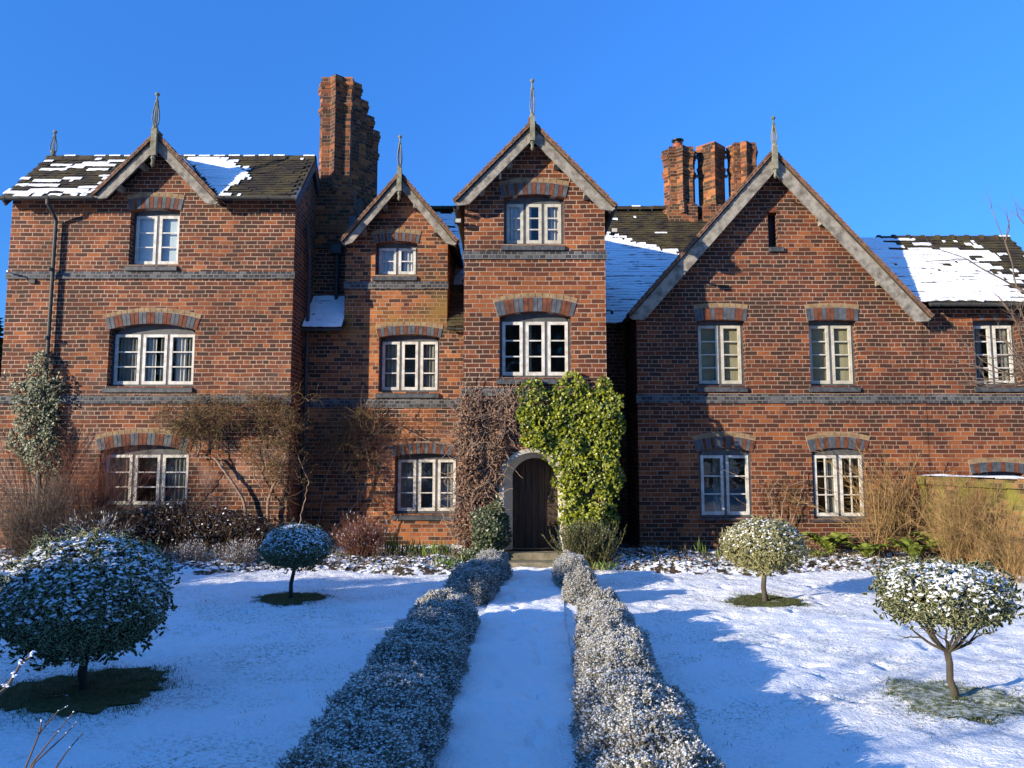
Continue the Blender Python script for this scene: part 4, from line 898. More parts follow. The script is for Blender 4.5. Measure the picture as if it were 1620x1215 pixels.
lavender([(.70, 3.6), (.79, 5.6)], .84, .42, 15000, 'nearest silvery bush on the right edge of the path')
lavender([(.81, 5.85), (.9, 7.3)], .74, .41, 9500, 'second silvery bush on the right edge of the path')
lavender([(.92, 7.5), (.98, 8.4)], .66, .38, 5500, 'third silvery bush right of the path')
lavender([(1.0, 8.75), (1.04, 9.0)], .66, .4, 3600, 'twiggy spreading silvery bush right of the path by the gap')
lavender([(.92, 10.1), (.92, 10.5)], .56, .43, 3200, 'round silvery bush beyond the gap, right of path')
lavender([(.9, 11.1), (.88, 12.3)], .58, .44, 5000, 'silvery bush right of the path nearest the doorstep')
# wall climbers
def on_wall(n, Y, blobs, thick=.12, clump=0):
    """points spread over ellipses on a wall plane: (px,py,rx,ry,weight) in photo pixels at depth Y"""
    w = np.array([b_[4]*b_[2]*b_[3] for b_ in blobs]); w = w/w.sum(); ch = RNG.choice(len(blobs), n, p=w); P = []
    B = np.array([b_[:4] for b_ in blobs], float)[ch]; a = RNG.uniform(0, 6.283, n); r = np.sqrt(RNG.random(n))*(1+.18*np.sin(a*3+B[:, 0])+.1*np.sin(a*7))
    px_ = B[:, 0]+B[:, 2]*r*np.cos(a); py_ = B[:, 1]+B[:, 3]*r*np.sin(a); e_ = np.clip(1.05-r, 0, 1)
    dpt = thick*(.25+.75*np.sqrt(e_))*(.35+.65*RNG.random(n)**.5)*(.6+.8*vn(px_/22., py_/22.))
    if clump: kp = vn(px_/13., py_/11.)+.25*RNG.random(n) > clump; px_, py_, dpt = px_[kp], py_[kp], dpt[kp]
    v = (607.5-py_)/F; d = CT-v*ST; return np.c_[(px_-810)/F/d*Y, Y-dpt, CH+(ST+v*CT)/d*Y]
# bright green ivy on the tower
t = thing('green_ivy', 'bright green ivy hanging over the right side of the doorway', 'ivy', (1.2, YT, 0))
P = on_wall(8500, YT-.03, [(850, 650, 38, 48, 1), (905, 650, 55, 50, 1), (955, 660, 30, 55, 1), (930, 740, 50, 62, 1.1), (860, 690, 34, 28, .9), (905, 705, 45, 40, 1), (930, 810, 42, 45, .9), (915, 612, 12, 16, .6), (960, 740, 24, 70, .8), (905, 780, 22, 50, .8), (978, 640, 8, 20, .3), (838, 610, 10, 9, .4), (948, 606, 8, 10, .4)], .3, .3)
lf = MB(); leaves(lf, P, np.c_[RNG.normal(-.3, .6, len(P)), -1+RNG.normal(0, .4, len(P)), RNG.normal(.35, .6, len(P))], RNG.uniform(.024, .046, len(P)), .85, 'ivy', 0, .2); lf.build('foliage', M['ivy'], t)
st = MB(); A, B, ra, rb, e_ = walk(np.c_[RNG.uniform(1.15, 1.65, 60), np.full(60, YT-.05), RNG.uniform(0, 1.2, 60)], np.c_[RNG.normal(0, .1, 60), np.zeros(60), np.ones(60)], 9, .12, .08, .05, .012, .004); A[:, 1] = np.clip(A[:, 1], YT-.16, YT-.02); B[:, 1] = np.clip(B[:, 1], YT-.16, YT-.02); tubes(st, A, B, ra, rb, 4); st.build('stems', M['deadstem'], t)
# leafless brown creeper
t = thing('brown_creeper', 'brown withered creeper matted over the wall left of the doorway', 'creeper', (-.7, YT, 0))
BL = [(755, 665, 32, 42, 1), (755, 740, 34, 60, 1.2), (752, 830, 32, 62, 1.2), (790, 655, 32, 26, .7), (782, 715, 22, 40, .9), (815, 670, 16, 16, .3), (735, 680, 16, 50, .8)]
P = on_wall(5200, YT-.01, BL, .2); lf = MB(); leaves(lf, P, RNG.normal(0, .6, (len(P), 3))+np.array([0, -1, .1]), RNG.uniform(.014, .036, len(P)), .7, 'hex', 0, .3); lf.build('dead_leaves', M['dead'], t)
st = MB(); P = on_wall(560, YT-.02, BL+[(800, 650, 30, 26, 2.5)], .12); A, B, ra, rb, _ = walk(P, RNG.normal(0, 1, (len(P), 3))*np.array([1, .12, 1.2]), 9, .06, .26, .02, .009, .004); tubes(st, A, B, ra, rb, 4); st.build('stems', M['deadstem'], t)
t = thing('low_ivy', 'dark low ivy bush at the left foot of the doorway', 'ivy', (-.35, YT-.2, 0))
P = on_wall(2600, YT-.15, [(775, 845, 30, 45, 1), (765, 880, 34, 22, 1), (785, 812, 16, 22, .6)], .4); lf = MB(); leaves(lf, P, RNG.normal(0, .5, (len(P), 3))+np.array([-.2, -1, .5]), RNG.uniform(.02, .04, len(P)), .8, 'ivy', 0, .2); lf.build('foliage', M['ivydark'], t)
st = MB(); A, B, ra, rb, _ = walk(np.c_[RNG.uniform(-.6, -.1, 30), np.full(30, YT-.2), np.zeros(30)], np.c_[RNG.normal(0, .3, 30), np.zeros(30), np.ones(30)], 6, .1, .2); tubes(st, A, B, ra, rb, 4); st.build('stems', M['twig'], t)
t = thing('ivy_column', 'greyish variegated ivy climbing round the drainpipe', 'ivy', (xd, YL, 0))
P = on_wall(3300, YL-.02, [(62, 690, 42, 50, 1), (60, 640, 38, 45, 1), (68, 600, 24, 40, .9), (72, 575, 10, 22, .6), (22, 600, 7, 24, .4), (75, 720, 28, 40, .8), (95, 620, 14, 30, .5)], .26); lf = MB()
leaves(lf, P, RNG.normal(0, .5, (len(P), 3))+np.array([-.2, -1, .3]), RNG.uniform(.018, .036, len(P)), .85, 'ivy', 0, .15); lf.build('foliage', M['ivypale'], t)
st = MB(); A, B, ra, rb, _ = walk(np.c_[RNG.uniform(xd-.35, xd+.4, 30), np.full(30, YL-.06), np.zeros(30)], np.c_[RNG.normal(0, .1, 30), np.zeros(30), np.ones(30)], 16, .17, .1, 0, .01, .004); A[:, 1] = YL-.05; B[:, 1] = YL-.05; tubes(st, A, B, ra, rb, 4); st.build('stems', M['twig'], t)
# trained shrubs on the walls
def trained(name, label, Y, blobs, trunks, ntw, nlf, tw='twig', lfm='twigolive', thick=.35, step=.05, lsz=(.008, .016), droop=-.03, loc=(0, 0, 0), rr=.0032):
    t = thing(name, label, 'climber', loc); st = MB()
    for pts, r in trunks:
        P_ = np.array([at(a, b_, Y-c) for a, b_, c in pts]); tt = np.linspace(0, len(P_)-1, len(P_)*5); Q = np.c_[[np.interp(tt, range(len(P_)), P_[:, i]) for i in range(3)]].T; Q += RNG.normal(0, .008, Q.shape); path_tube(st, Q, np.linspace(r, r*.5, len(Q)), 7)
    st.build('trunk', M['deadstem' if tw != 'twiggold' else 'twiggold'], t)
    w = MB(); P = on_wall(int(ntw*1.7), Y-.02, blobs, thick, .62); A, B, ra, rb, e_ = walk(P, RNG.normal(0, 1, (len(P), 3))*np.array([1, .5, 1]), 7, step, .33, droop, rr, .0015)
    A[:, 1] = np.minimum(A[:, 1], Y-.01); B[:, 1] = np.minimum(B[:, 1], Y-.01); tubes(w, A, B, ra, rb, 3); w.build('twigs', M[tw], t)
    if nlf:
        lf = MB(); i = RNG.integers(0, len(A), nlf); P = A[i]+RNG.normal(0, .012, (nlf, 3)); leaves(lf, P, RNG.normal(0, 1, (nlf, 3)), RNG.uniform(lsz[0], lsz[1], nlf), .5, 'dia', 0, .1); lf.build('foliage', M[lfm], t)
    return t
trained('jasmine_climber', 'dense brown twiggy climber trained along the left block wall', YL, [(285, 665, 42, 26, 1), (340, 660, 60, 28, 1.3), (410, 655, 60, 30, 1.3), (460, 660, 34, 34, 1), (430, 720, 45, 40, .9), (455, 750, 30, 40, .7), (370, 700, 60, 30, .4), (320, 690, 30, 26, .3), (480, 640, 20, 20, .5)],
        [([(395, 850, .15), (385, 790, .15), (362, 755, .15), (340, 725, .12), (312, 722, .1), (320, 690, .1)], .035), ([(360, 755, .12), (345, 720, .12), (345, 680, .1)], .018), ([(422, 850, .15), (424, 790, .15), (440, 752, .15), (455, 710, .12), (440, 670, .12)], .034), ([(424, 790, .12), (402, 755, .12), (398, 690, .1)], .018), ([(470, 840, .2), (480, 800, .2), (488, 760, .2), (470, 720, .15)], .014), ([(310, 790, .08), (330, 765, .08), (345, 740, .08)], .01)], 1900, 6500, thick=.5, loc=(-5.5, YL, 0), rr=.0045, lsz=(.009, .02))
trained('rambling_climber', 'sparse straggling climber crossing the shadow edge beside the narrow gable', YG, [(540, 690, 48, 40, 1), (580, 670, 40, 36, 1), (620, 680, 45, 24, .7), (570, 720, 36, 50, .5), (660, 690, 30, 10, .3), (520, 780, 30, 60, .2), (590, 790, 20, 50, .25)],
        [([(515, 860, .1), (535, 830, .1), (570, 790, .1), (585, 740, .1), (575, 690, .1)], .022), ([(500, 850, .1), (510, 790, .1), (520, 740, .1), (545, 690, .1)], .015), ([(575, 700, .1), (620, 668, .1), (680, 700, .1), (715, 705, .05)], .012)], 520, 900, thick=.3, loc=(-3.5, YG, 0), step=.08, rr=.0045)
trained('wall_rose', 'thin bare rose stems fanned on the wall between the lower right windows', YR, [(1235, 780, 30, 26, .6), (1250, 800, 18, 26, .4)],
        [([(1232, 850, .1), (1238, 800, .1), (1246, 770, .1), (1275, 760, .1)], .013), ([(1240, 850, .1), (1225, 810, .1), (1218, 780, .1), (1232, 757, .1)], .012), ([(1244, 850, .1), (1262, 800, .1), (1272, 765, .1), (1272, 745, .08)], .012), ([(1238, 840, .1), (1215, 820, .1), (1200, 800, .1), (1198, 775, .08)], .009), ([(1250, 850, .1), (1250, 800, .1), (1262, 775, .08), (1290, 770, .05), (1330, 780, .12)], .008), ([(1236, 850, .1), (1210, 770, .12), (1150, 745, .14), (1120, 740, .14)], .006), ([(1230, 800, .1), (1180, 800, .12), (1140, 770, .12)], .005)], 90, 60, tw='twig', thick=.15, step=.06, loc=(5.7, YR, 0), rr=.004)
# free shrubs
def twiggy(name, label, X, Y, w, h, n, r, mat, spread=.5, frost=.0, steps=9, dep=.6, cat='shrub', wob=.12, lf=None, grav=.02, z=0.05, leafn=0, kids=1.2):
    t = thing(name, label, cat, (X, Y, z)); st = MB(); b0 = np.c_[X+RNG.normal(0, w*.16, n), Y+RNG.normal(0, dep*.16, n), np.full(n, z-.02)]
    D = np.c_[RNG.normal(0, spread, n), RNG.normal(0, spread*dep/w if w else spread, n), np.ones(n)]; hh = h*RNG.uniform(.45, 1.05, n)/steps
    A, B, ra, rb, e_ = walk(b0, D, steps, hh, wob, grav, r, r*.35); tubes(st, A, B, ra, rb, 4)
    k = int(len(A)*kids); i = RNG.integers(n*2, len(A), k); A2, B2, ra2, rb2, _ = walk(A[i], (B[i]-A[i])/np.linalg.norm(B[i]-A[i], axis=1)[:, None]+RNG.normal(0, .55, (k, 3)), 4, h*.05, .2, grav, r*.4, r*.2); tubes(st, A2, B2, ra2, rb2, 3)
    st.build('twigs', M[mat], t)
    if frost:
        f = MB(); AA = np.vstack([A2, A]); BB = np.vstack([B2, B]); m_ = RNG.random(len(AA)) < frost; tubes(f, AA[m_]+[0, 0, r*.5], BB[m_]+[0, 0, r*.5], r*.75, r*.6, 3); f.build('snow', M['frost'], t)
    if leafn:
        f = MB(); i = RNG.integers(0, len(A2), leafn); leaves(f, A2[i]+RNG.normal(0, .02, (leafn, 3)), RNG.normal(0, 1, (leafn, 3))+[0, 0, .5], RNG.uniform(.012, .028, leafn), .6, 'hex'); f.build('foliage', M[lf], t)
    return t
twiggy('bare_shrub', 'big frosted bare shrub in the far left corner of the garden', -8.6, 14.2, 1.8, 1.7, 260, .0055, 'twiggrey', .6, .0, 10, .8, kids=1.6)
twiggy('bare_shrub', 'thin reddish bare shrub beneath the variegated ivy', -8.1, 15.0, 1.2, 2.4, 170, .0045, 'twigred', .3, .0, 10, .5, kids=1.6)
twiggy('bare_shrub', 'low frosted bare shrub behind the large holly tree', -7.3, 13.7, 1.0, 1.0, 170, .004, 'twiggrey', .6, .08, 8, .6, kids=1.8)
for i, (X, Y, w, h, n, lab) in enumerate(((-6.6, 15.0, 1.2, 1.15, 2600, 'dark leaved snowy shrub under the lower left window'), (-5.7, 14.9, 1.0, 1.0, 2200, 'dark snowy shrub right of the lower left window sill'), (-5.0, 14.8, .9, .85, 1700, 'low dark shrub at the foot of the jasmine trunk'), (-7.6, 14.9, 1.0, .9, 1900, 'dark snowy shrub left of the lower left window'))):
    t = thing('leafy_shrub', lab, 'shrub', (X, Y, 0), 'dark shrubs along the left bed'); P, d, r = crown_pts(n, (X, Y, h*.45), w*.62, h*.55, .3, .3); P[:, 1] = Y+(P[:, 1]-Y)*.6; lf = MB()
    leaves(lf, P, d+RNG.normal(0, .6, (n, 3)), RNG.uniform(.018, .04, n), .6, 'hex', 0, .2); lf.build('foliage', M['shrubdark'], t)
    sn = MB(); m_ = (RNG.random(n) < .24*np.clip(.9-P[:, 2]*.5, .2, 1)) & (d[:, 2] > -.3); leaves(sn, P[m_]+[0, 0, .02], RNG.normal(0, .25, (m_.sum(), 3))+[0, 0, 1], RNG.uniform(.015, .035, m_.sum()), .7); sn.build('snow', M['frost'], t)
    st = MB(); k = 60; A, B, ra, rb, _ = walk(np.c_[RNG.normal(X, .15, k), RNG.normal(Y, .1, k), np.zeros(k)], np.c_[RNG.normal(0, .6, k), RNG.normal(0, .4, k), np.ones(k)], 7, h*.16, .15, 0, .006, .002); tubes(st, A, B, ra, rb, 4); st.build('stems', M['twig'], t)
for X, Y, h, lab in ((-5.6, 13.7, .45, 'frosted dead perennials before the jasmine'), (-4.7, 13.6, .5, 'frosted dry perennials left of the small holly'), (-6.4, 13.5, .4, 'frosted low perennials right of the large holly')):
    twiggy('dry_perennial', lab, X, Y, .9, h, 170, .003, 'twiggrey', .55, .12, 7, .6, cat='plant', kids=2.2)
twiggy('red_stemmed_shrub', 'reddish brown upright shrub in the bed below the narrow gable', -2.75, 14.4, .75, .85, 330, .0035, 'twigred', .42, .03, 9, .5, leafn=900, lf='dead', kids=1.8)
twiggy('golden_shrub', 'tall golden stemmed bare shrub against the right gable corner', 7.25, 14.9, 1.0, 2.35, 36, .011, 'twiggold', .16, .0, 12, .5, kids=1.0)
twiggy('golden_shrub', 'dense arching golden twig shrub before the mossy garden wall', 7.5, 12.9, .9, 1.6, 95, .0055, 'twiggold', .3, .0, 11, .6, kids=1.2)
twiggy('golden_shrub', 'slender golden twig shrub between the ferns', 6.75, 14.6, .5, 1.8, 22, .008, 'twiggold', .2, .0, 11, .4, kids=1.1)
twiggy('golden_shrub', 'spreading golden twig shrub at the right edge by the garden wall', 7.6, 11.9, .7, 1.2, 55, .005, 'twiggold', .35, .0, 10, .5, kids=1.3)
twiggy('golden_shrub', 'upright golden stems close against the mossy garden wall', 7.85, 13.9, .6, 1.75, 55, .006, 'twiggold', .22, .0, 11, .5, kids=1.3)
# rosemary beside the door
X, Y = 1.28, 13.45; t = thing('rosemary_bush', 'feathery rosemary bush at the right foot of the doorway', 'bush', (X, Y, 0)); n = 420
b0 = np.c_[X+RNG.normal(0, .16, n), Y+RNG.normal(0, .12, n), np.full(n, .02)]; A, B, ra, rb, e_ = walk(b0, np.c_[RNG.normal(0, .42, n), RNG.normal(0, .3, n), np.ones(n)], 9, .082*RNG.uniform(.6, 1.15, n), .1, .05, .005, .002); st = MB(); tubes(st, A, B, ra, rb, 3); st.build('stems', M['twig'], t)
lf = MB(); i = RNG.integers(n, len(A), 30000); P = A[i]+(B[i]-A[i])*RNG.random((30000, 1)); blades(lf, P, nrm(B[i]-A[i])+RNG.normal(0, .4, (30000, 3)), .042, .0042); lf.build('foliage', M['rosemary'], t)
sn = MB(); m_ = RNG.random(len(e_)) < .3; caps(sn, e_[m_][:60], .01, 0, .8); i = RNG.integers(n*3, len(A), 120); caps(sn, A[i], .012, 0, .5); sn.build('snow', M['frost'], t)
# ferns
def fern(X, Y, L, n, label, up=.8):
    t = thing('fern', label, 'fern', (X, Y, .05), 'ferns in the right bed'); 
    for q in range(n):
        a = q*2.4+random.uniform(-.3, .3); d = np.array([math.cos(a), math.sin(a)]); ll = L*random.uniform(.7, 1.1); m_ = MB(); k = 22
        tt = np.linspace(0, 1, k); R_ = np.c_[X+d[0]*ll*.75*tt, Y+d[1]*ll*.75*tt, .06+ll*(up*tt*1.3-up*.75*tt**2.3)]
        path_tube(m_, R_, np.linspace(.005, .001, k), 4); side = np.array([-d[1], d[0], 0])
        for s_ in (-1, 1):
            i = np.arange(2, k-1); T = nrm(R_[i+1]-R_[i]); D = side*s_+T*.5+RNG.normal(0, .06, (len(i), 3)); w_ = ll*.2*np.sin(np.pi*(tt[i]*.85+.12)); blades(m_, R_[i], D, w_, w_*.16+.003, 0, .12)
            blades(m_, R_[i]+T*ll*.02, D, w_*.95, w_*.16+.003, 0, .12)
        f_ = m_.build('frond', M['fern'], t)
fern(6.05, 14.9, .75, 13, 'green fern spreading right of the small holly', .9); fern(6.45, 14.2, .6, 12, 'low green fern under the square paned window'); fern(7.15, 13.9, .62, 12, 'upright fern at the foot of the golden shrub', 1.0); fern(7.75, 14.1, .68, 13, 'fern tucked against the garden wall', 1.1); fern(5.6, 14.3, .42, 9, 'half flattened fern behind the small right holly', .6)
# strap leaved bulbs
def straps(X, Y, w, n, L, label, bend=.5, z=.05):
    t = thing('bulb_leaves', label, 'plant', (X, Y, z)); m_ = MB(); k = n; P = np.c_[RNG.normal(X, w*.4, k), RNG.normal(Y, w*.2, k), np.full(k, z)]; blades(m_, P, np.c_[RNG.normal(0, bend*.5, k), RNG.normal(0, bend*.4, k), np.ones(k)], L*RNG.uniform(.6, 1.1, k), .011, 0, .3); m_.build('leaves', M['strap'], t)
straps(-1.95, 14.7, .5, 80, .38, 'clump of upright green iris leaves below the lower middle window'); straps(-1.35, 14.4, .5, 90, .36, 'green bulb leaves beside the brown creeper'); straps(-1.05, 13.2, .3, 36, .28, 'arching yellow green leaves at the left lawn edge', 1.0); straps(3.55, 14.7, .12, 14, .36, 'single clump of green leaves by the shaded right wall', .3); straps(3.9, 14.5, .15, 10, .25, 'few drooping leaves by the shaded right wall', 1.2); straps(1.55, 13.0, .25, 26, .18, 'small green rosette by the rosemary', 1.2)
straps(-2.35, 14.9, .3, 40, .5, 'tall dry iris leaves behind the red stemmed shrub', .3)
# litter and frosty rubble on beds
mb = MB(); n = 9000; X_ = np.concatenate([RNG.uniform(-9.5, -.7, n//2), RNG.uniform(1.5, 8, n//2)]); Y_ = RNG.uniform(13.0, 15.4, n); Z_ = bedh(X_, Y_)
leaves(mb, np.c_[X_, Y_, Z_+.015], RNG.normal(0, .7, (n, 3))+[0, 0, .6], RNG.uniform(.012, .04, n), .6, 'hex', RNG.integers(0, 3, n)); m_ = RNG.random(n) < .55; 
tag(mb.build('leaf_litter', [M['dead'], M['shrubdark'], M['rosemary']]), 'fallen leaves and dead stalks scattered over the flower beds', 'litter', kind='stuff')
mb = MB(); k = 2600; X_ = np.concatenate([RNG.uniform(-9.5, -.6, k//2), RNG.uniform(1.4, 8.1, k//2)]); Y_ = 13.05+RNG.random(k)**1.4*2.3; caps(mb, np.c_[X_, Y_, bedh(X_, Y_)+.012], RNG.uniform(.015, .07, k), 0, .3)
tag(mb.build('snow_clumps', M['snow']), 'lumps of snow lying on the flower beds', 'snow', kind='stuff')
mb = MB(); k = 2600; X_ = np.concatenate([RNG.uniform(-7, -.9, k//2), RNG.uniform(1.3, 8.1, k//2)]); Y_ = 13.1+RNG.random(k)*2.2; blades(mb, np.c_[X_, Y_, bedh(X_, Y_)], np.c_[RNG.normal(0, .6, k), RNG.normal(0, .6, k), np.ones(k)], RNG.uniform(.06, .26, k), .004, RNG.integers(0, 3, k)); tag(mb.build('ground_cover', [M['twig'], M['rosemary'], M['twiggrey']]), 'low winter stalks covering the flower beds', 'ground cover', kind='stuff')
# grass blades poking through the lawn snow
n = 90000; X_ = RNG.uniform(-8.5, 8.5, n); Y_ = RNG.uniform(4, 12.8, n); dn = fbm(X_*.9+3, Y_*.9+8, 0, 4); k = (dn > .52) & (vn(X_*9, Y_*9) > .62) & (np.abs(X_-pathc(Y_)) > .55); X_, Y_ = X_[k], Y_[k]; n = len(X_); mb = MB()
blades(mb, np.c_[X_, Y_, gh(X_, Y_)-.008], np.c_[RNG.normal(0, .6, n), RNG.normal(0, .6, n), np.ones(n)], RNG.uniform(.012, .034, n), .0018); tag(mb.build('grass', M['grass']), 'sparse grass blades poking through the thin lawn snow', 'grass', kind='stuff')
# ------------------------------------------------------------------ garden wall, trees beyond, hedge
t = thing('garden_wall', 'mossy old brick garden wall with a snowy coping at the right', 'wall', (8.4, 13.5, 0)); m_ = MB(); m_.box(8.2, 8.5, 8.8, YR-.01, -.2, az(770, 14)); m_.build('brickwork', M['brick_garden'], t)
m_ = MB()
for i in range(22):
    y = 8.8+i*.308; m_.box(8.14, 8.56, y+.004, y+.3, az(770, 14)+random.uniform(.002, .012), az(756, 14)+random.uniform(-.02, .02))
m_.build('coping', M['moss'] if 'moss' in M else M['brick_garden'], t)
X_, Y_ = np.meshgrid(np.linspace(8.15, 8.55, 8), np.arange(8.8, 15.58, .06)); Z_ = az(756, 14)+.02+.035*np.sin((X_-8.15)/.4*math.pi)*fbm(X_*3, Y_*2)*1.6; idx = np.arange(X_.size).reshape(X_.shape); m_ = MB(); m_.add(np.c_[X_.ravel(), Y_.ravel(), Z_.ravel()], np.stack([idx[:-1, :-1], idx[:-1, 1:], idx[1:, 1:], idx[1:, :-1]], -1).reshape(-1, 4)); m_.build('snow', M['snow'], t, smooth=True)
# bare tree off the right edge whose twigs reach into view
t = thing('bare_tree', 'bare tree at the right edge with thin twigs reaching over the wing', 'tree', (10.0, 12.4, 0)); out = []; random.seed(5); RNG = np.random.default_rng(5)
out.append((np.array([10., 12.4, -.1]), np.array([9.9, 12.4, 2.3]), .11, .09))
m_ = MB(); segs_to(m_, out, 9); m_.build('trunk', M['bark'], t); out = []
for d, L, r in (((-.55, -.1, 1.5), 1.75, .055), ((-.9, .1, .8), 1.1, .05), ((.6, .1, 1), 1.7, .06), ((.1, .5, 1), 1.7, .05), ((-1, -.1, .3), 1.05, .04), ((-1, 0, 1.0), 1.2, .04)): branching((9.9, 12.4, 2.25), d, L, r, 4, .45, 4, (2, 3), .12, .68, out)
m_ = MB(); segs_to(m_, out, 4); m_.build('branches', M['twiggrey'], t)
# frosted twigs in the near foreground
for sp, lab in (((at(12, 1105, 2.1), at(48, 1035, 2.15)), 'thick frosted twig at the extreme left edge'),):
    t = thing('frosted_twig', lab, 'twig', sp[0]); m_ = MB(); a, b_ = np.array(sp[0])-np.array([.12, 0, .12]), np.array(sp[1]); q = [a+(b_-a)*s_+RNG.normal(0, .004, 3) for s_ in np.linspace(0, 1, 9)]; path_tube(m_, q, np.linspace(.006, .003, 9), 6); m_.build('stem', M['twiggrey'], t)
    m_ = MB(); caps(m_, [p+np.array([0, 0, .004])+RNG.normal(0, .004, 3) for p in q for _ in range(7)], .0055, 0, .7); m_.build('snow', M['frost'], t)
t = thing('young_shrub', 'frosted bare shoots rising at the bottom left corner', 'shrub', (-1.2, 1.95, .6)); m_ = MB(); sn = MB(); 
root = np.array(at(35, 1300, 1.95))
for pts in (((40, 1215), (62, 1160), (92, 1125), (108, 1117)), ((45, 1215), (85, 1165), (116, 1127)), ((48, 1213), (90, 1175), (122, 1143)), ((88, 1215), (105, 1190), (133, 1158)), ((62, 1160), (64, 1150), (66, 1140))):
    q = [np.array(at(a, b_, 1.95+.05*i)) for i, (a, b_) in enumerate(pts)]
    if pts[0][1] > 1200: q = [np.array((root[0]+.02, 1.95, 0.0)), root]+q
    tt = np.linspace(0, len(q)-1, 16); Q = np.array([[np.interp(t_, range(len(q)), [p[i] for p in q]) for i in range(3)] for t_ in tt]); path_tube(m_, Q, np.linspace(.0036, .0013, 16), 5)
    caps(sn, Q[-4:]+[0, 0, .001]+RNG.normal(0, .001, (4, 3)), .0024, 0, .7)
m_.build('stems', M['twiggrey'], t); sn.build('snow', M['frost'], t)
# conifer behind the house and unseen hedge with heights shaped to shade the lawn
def conifer(X, Y, h, w, label, n=5000):
    t = thing('conifer_tree', label, 'tree', (X, Y, 0)); m_ = MB(); path_tube(m_, [(X, Y, -.1), (X, Y, h*.5), (X, Y, h*.97)], [h*.025, h*.016, .01], 8); m_.build('trunk', M['bark'], t)
    z = h*(.08+.92*RNG.random(n)**1.25); a = RNG.uniform(0, 6.283, n); r = w*(1-z/h)*(.35+.65*RNG.random(n)**.5)*(.75+.5*vn(a*3, z*2.2)); m_ = MB(); P = np.c_[X+r*np.cos(a), Y+r*np.sin(a), z]; blades(m_, P, np.c_[np.cos(a), np.sin(a), RNG.normal(-.1, .3, n)], RNG.uniform(.15, .35, n), .05); m_.build('crown', M['yew'], t)
conifer(-14.3, 20.3, 6.4, 2.2, 'dark conifer just showing past the left end of the house'); conifer(-16.5, 22.5, 7., 2.6, 'larger dark conifer farther behind the left end of the house')
HP = ([-9, -6, -2, 1.8, 2.2, 2.7, 4.3, 4.7, 5.6, 6.9, 7.1, 7.4, 7.6, 8.3, 8.8, 12.4], [3.3, 3.1, 2.9, 2.85, 2.65, 2.2, 2.2, 3.2, 3.0, 2.5, 1.6, 1.6, 2.1, 1.7, 1.15, 1.1])
t = thing('unseen_hedge', 'unseen ragged hedge on the left, shaped to shade the lawn', 'hedge', (-9.2, 3, 0)); n = 85000; Y_ = RNG.uniform(-9, 12.4, n); hy = np.interp(Y_, *HP)*(.9+.22*fbm(Y_*1.3, 3.3+Y_*0, 0, 4)); Z_ = hy*RNG.random(n)**.65; X_ = -9.3+RNG.normal(0, .24, n)
m_ = MB(); leaves(m_, np.c_[X_, Y_, Z_], RNG.normal(0, 1, (n, 3)), RNG.uniform(.05, .1, n), .6, 'dia'); blades(m_, np.c_[X_[:5000], Y_[:5000], hy[:5000]*.97], np.c_[RNG.normal(0, .5, 5000), RNG.normal(0, .5, 5000), np.ones(5000)], RNG.uniform(.1, .4, 5000), .012); m_.build('foliage', M['yew'], t)
m_ = MB(); k = 60
for y in np.arange(-8.8, 12.3, .7): path_tube(m_, [(-9.3, y, -.1), (-9.3, y+.1, .5*np.interp(y, *HP)), (-9.3, y, .85*np.interp(y, *HP))], [.04, .03, .01], 6)
m_.build('stems', M['bark'], t)
# unseen helpers: bare tree added to shade a holly, wood to darken window panes
t = thing('bare_tree', 'unseen bare tree added beyond the hedge to shade the right holly', 'tree', (-10.8, -2.7, 0)); out = []
m_ = MB(); path_tube(m_, [(-10.8, -2.7, -.1), (-10.75, -2.7, 1.5), (-10.8, -2.65, 3.2)], [.1, .08, .06], 10); m_.build('trunk', M['bark'], t)
for k in range(6): branching((-10.8, -2.65, 3.1), (math.cos(k*1.1), math.sin(k*1.1), 1.3), 1.5, .03, 4, .5, 4, (2, 3), .1, .7, out)
m_ = MB(); segs_to(m_, out, 4); m_.build('branches', M['twiggrey'], t)
m_ = MB(); n = 26000; X_ = RNG.uniform(-36, 60, n); hh = 13+5*fbm(X_*.12, 2.2+X_*0)*1.2; Z_ = hh*RNG.random(n)**.7; Y_ = -30-2*RNG.random(n)-3*vn(X_*.3, Z_*.3)
leaves(m_, np.c_[X_, Y_, Z_], RNG.normal(0, 1, (n, 3)), RNG.uniform(.3, .65, n), .6, 'dia'); tag(m_.build('unseen_wood', M['yew']), 'unseen belt of trees added behind the viewer to darken the panes', 'trees', kind='stuff')
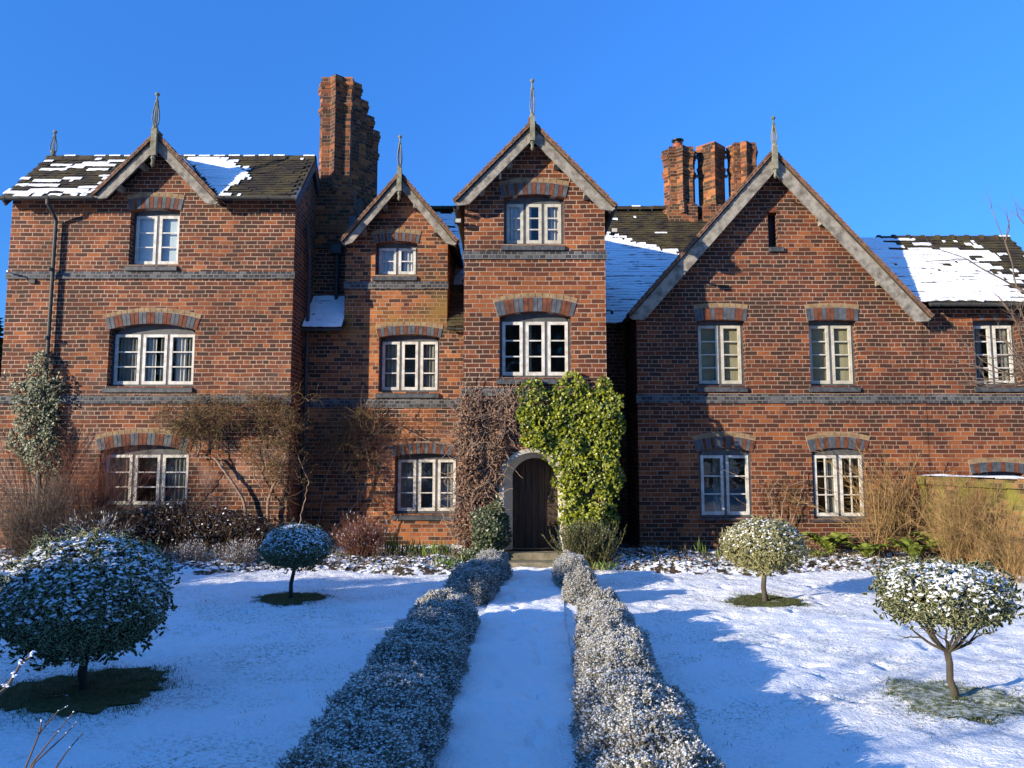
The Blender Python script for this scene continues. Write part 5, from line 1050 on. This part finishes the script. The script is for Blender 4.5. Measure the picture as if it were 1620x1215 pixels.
# ------------------------------------------------------------------ light, sky, camera
sun_dir = Vector((1.6, 1.0, -.47)).normalized()
sd = bpy.data.lights.new('sun', 'SUN'); sd.energy = 5.0; sd.angle = math.radians(.5); sd.color = (1, .87, .68)
so = bpy.data.objects.new('sun', sd); COL.objects.link(so); so.rotation_euler = sun_dir.to_track_quat('-Z', 'Y').to_euler(); so.location = (-20, -10, 15)
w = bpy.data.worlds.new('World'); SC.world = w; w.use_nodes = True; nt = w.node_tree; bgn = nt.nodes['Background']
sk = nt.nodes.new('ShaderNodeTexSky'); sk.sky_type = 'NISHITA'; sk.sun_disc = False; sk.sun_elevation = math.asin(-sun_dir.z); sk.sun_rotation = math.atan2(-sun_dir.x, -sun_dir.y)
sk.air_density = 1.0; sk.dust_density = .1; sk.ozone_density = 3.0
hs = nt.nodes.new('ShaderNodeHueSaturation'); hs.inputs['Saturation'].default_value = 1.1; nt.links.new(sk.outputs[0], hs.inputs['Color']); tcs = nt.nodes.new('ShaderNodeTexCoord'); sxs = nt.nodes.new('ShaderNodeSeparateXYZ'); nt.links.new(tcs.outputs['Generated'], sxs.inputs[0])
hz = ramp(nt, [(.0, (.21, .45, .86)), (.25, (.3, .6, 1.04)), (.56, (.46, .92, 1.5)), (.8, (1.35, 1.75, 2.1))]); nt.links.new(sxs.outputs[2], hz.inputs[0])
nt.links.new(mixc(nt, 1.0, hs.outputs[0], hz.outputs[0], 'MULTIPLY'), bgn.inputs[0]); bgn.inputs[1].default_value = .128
cd = bpy.data.cameras.new('camera'); cd.sensor_width = 36; cd.lens = 36*F/1620; cd.clip_end = 3000; cd.clip_start = .05
co = bpy.data.objects.new('camera', cd); COL.objects.link(co); co.location = (0, 0, CH); co.rotation_euler = (math.pi/2+TH, 0, 0); SC.camera = co
SC.view_settings.view_transform = 'Standard'; SC.view_settings.look = 'None'; SC.view_settings.exposure = 1.0; SC.view_settings.gamma = 1
SC.cycles.max_bounces = 6; SC.cycles.diffuse_bounces = 3; SC.cycles.transparent_max_bounces = 12
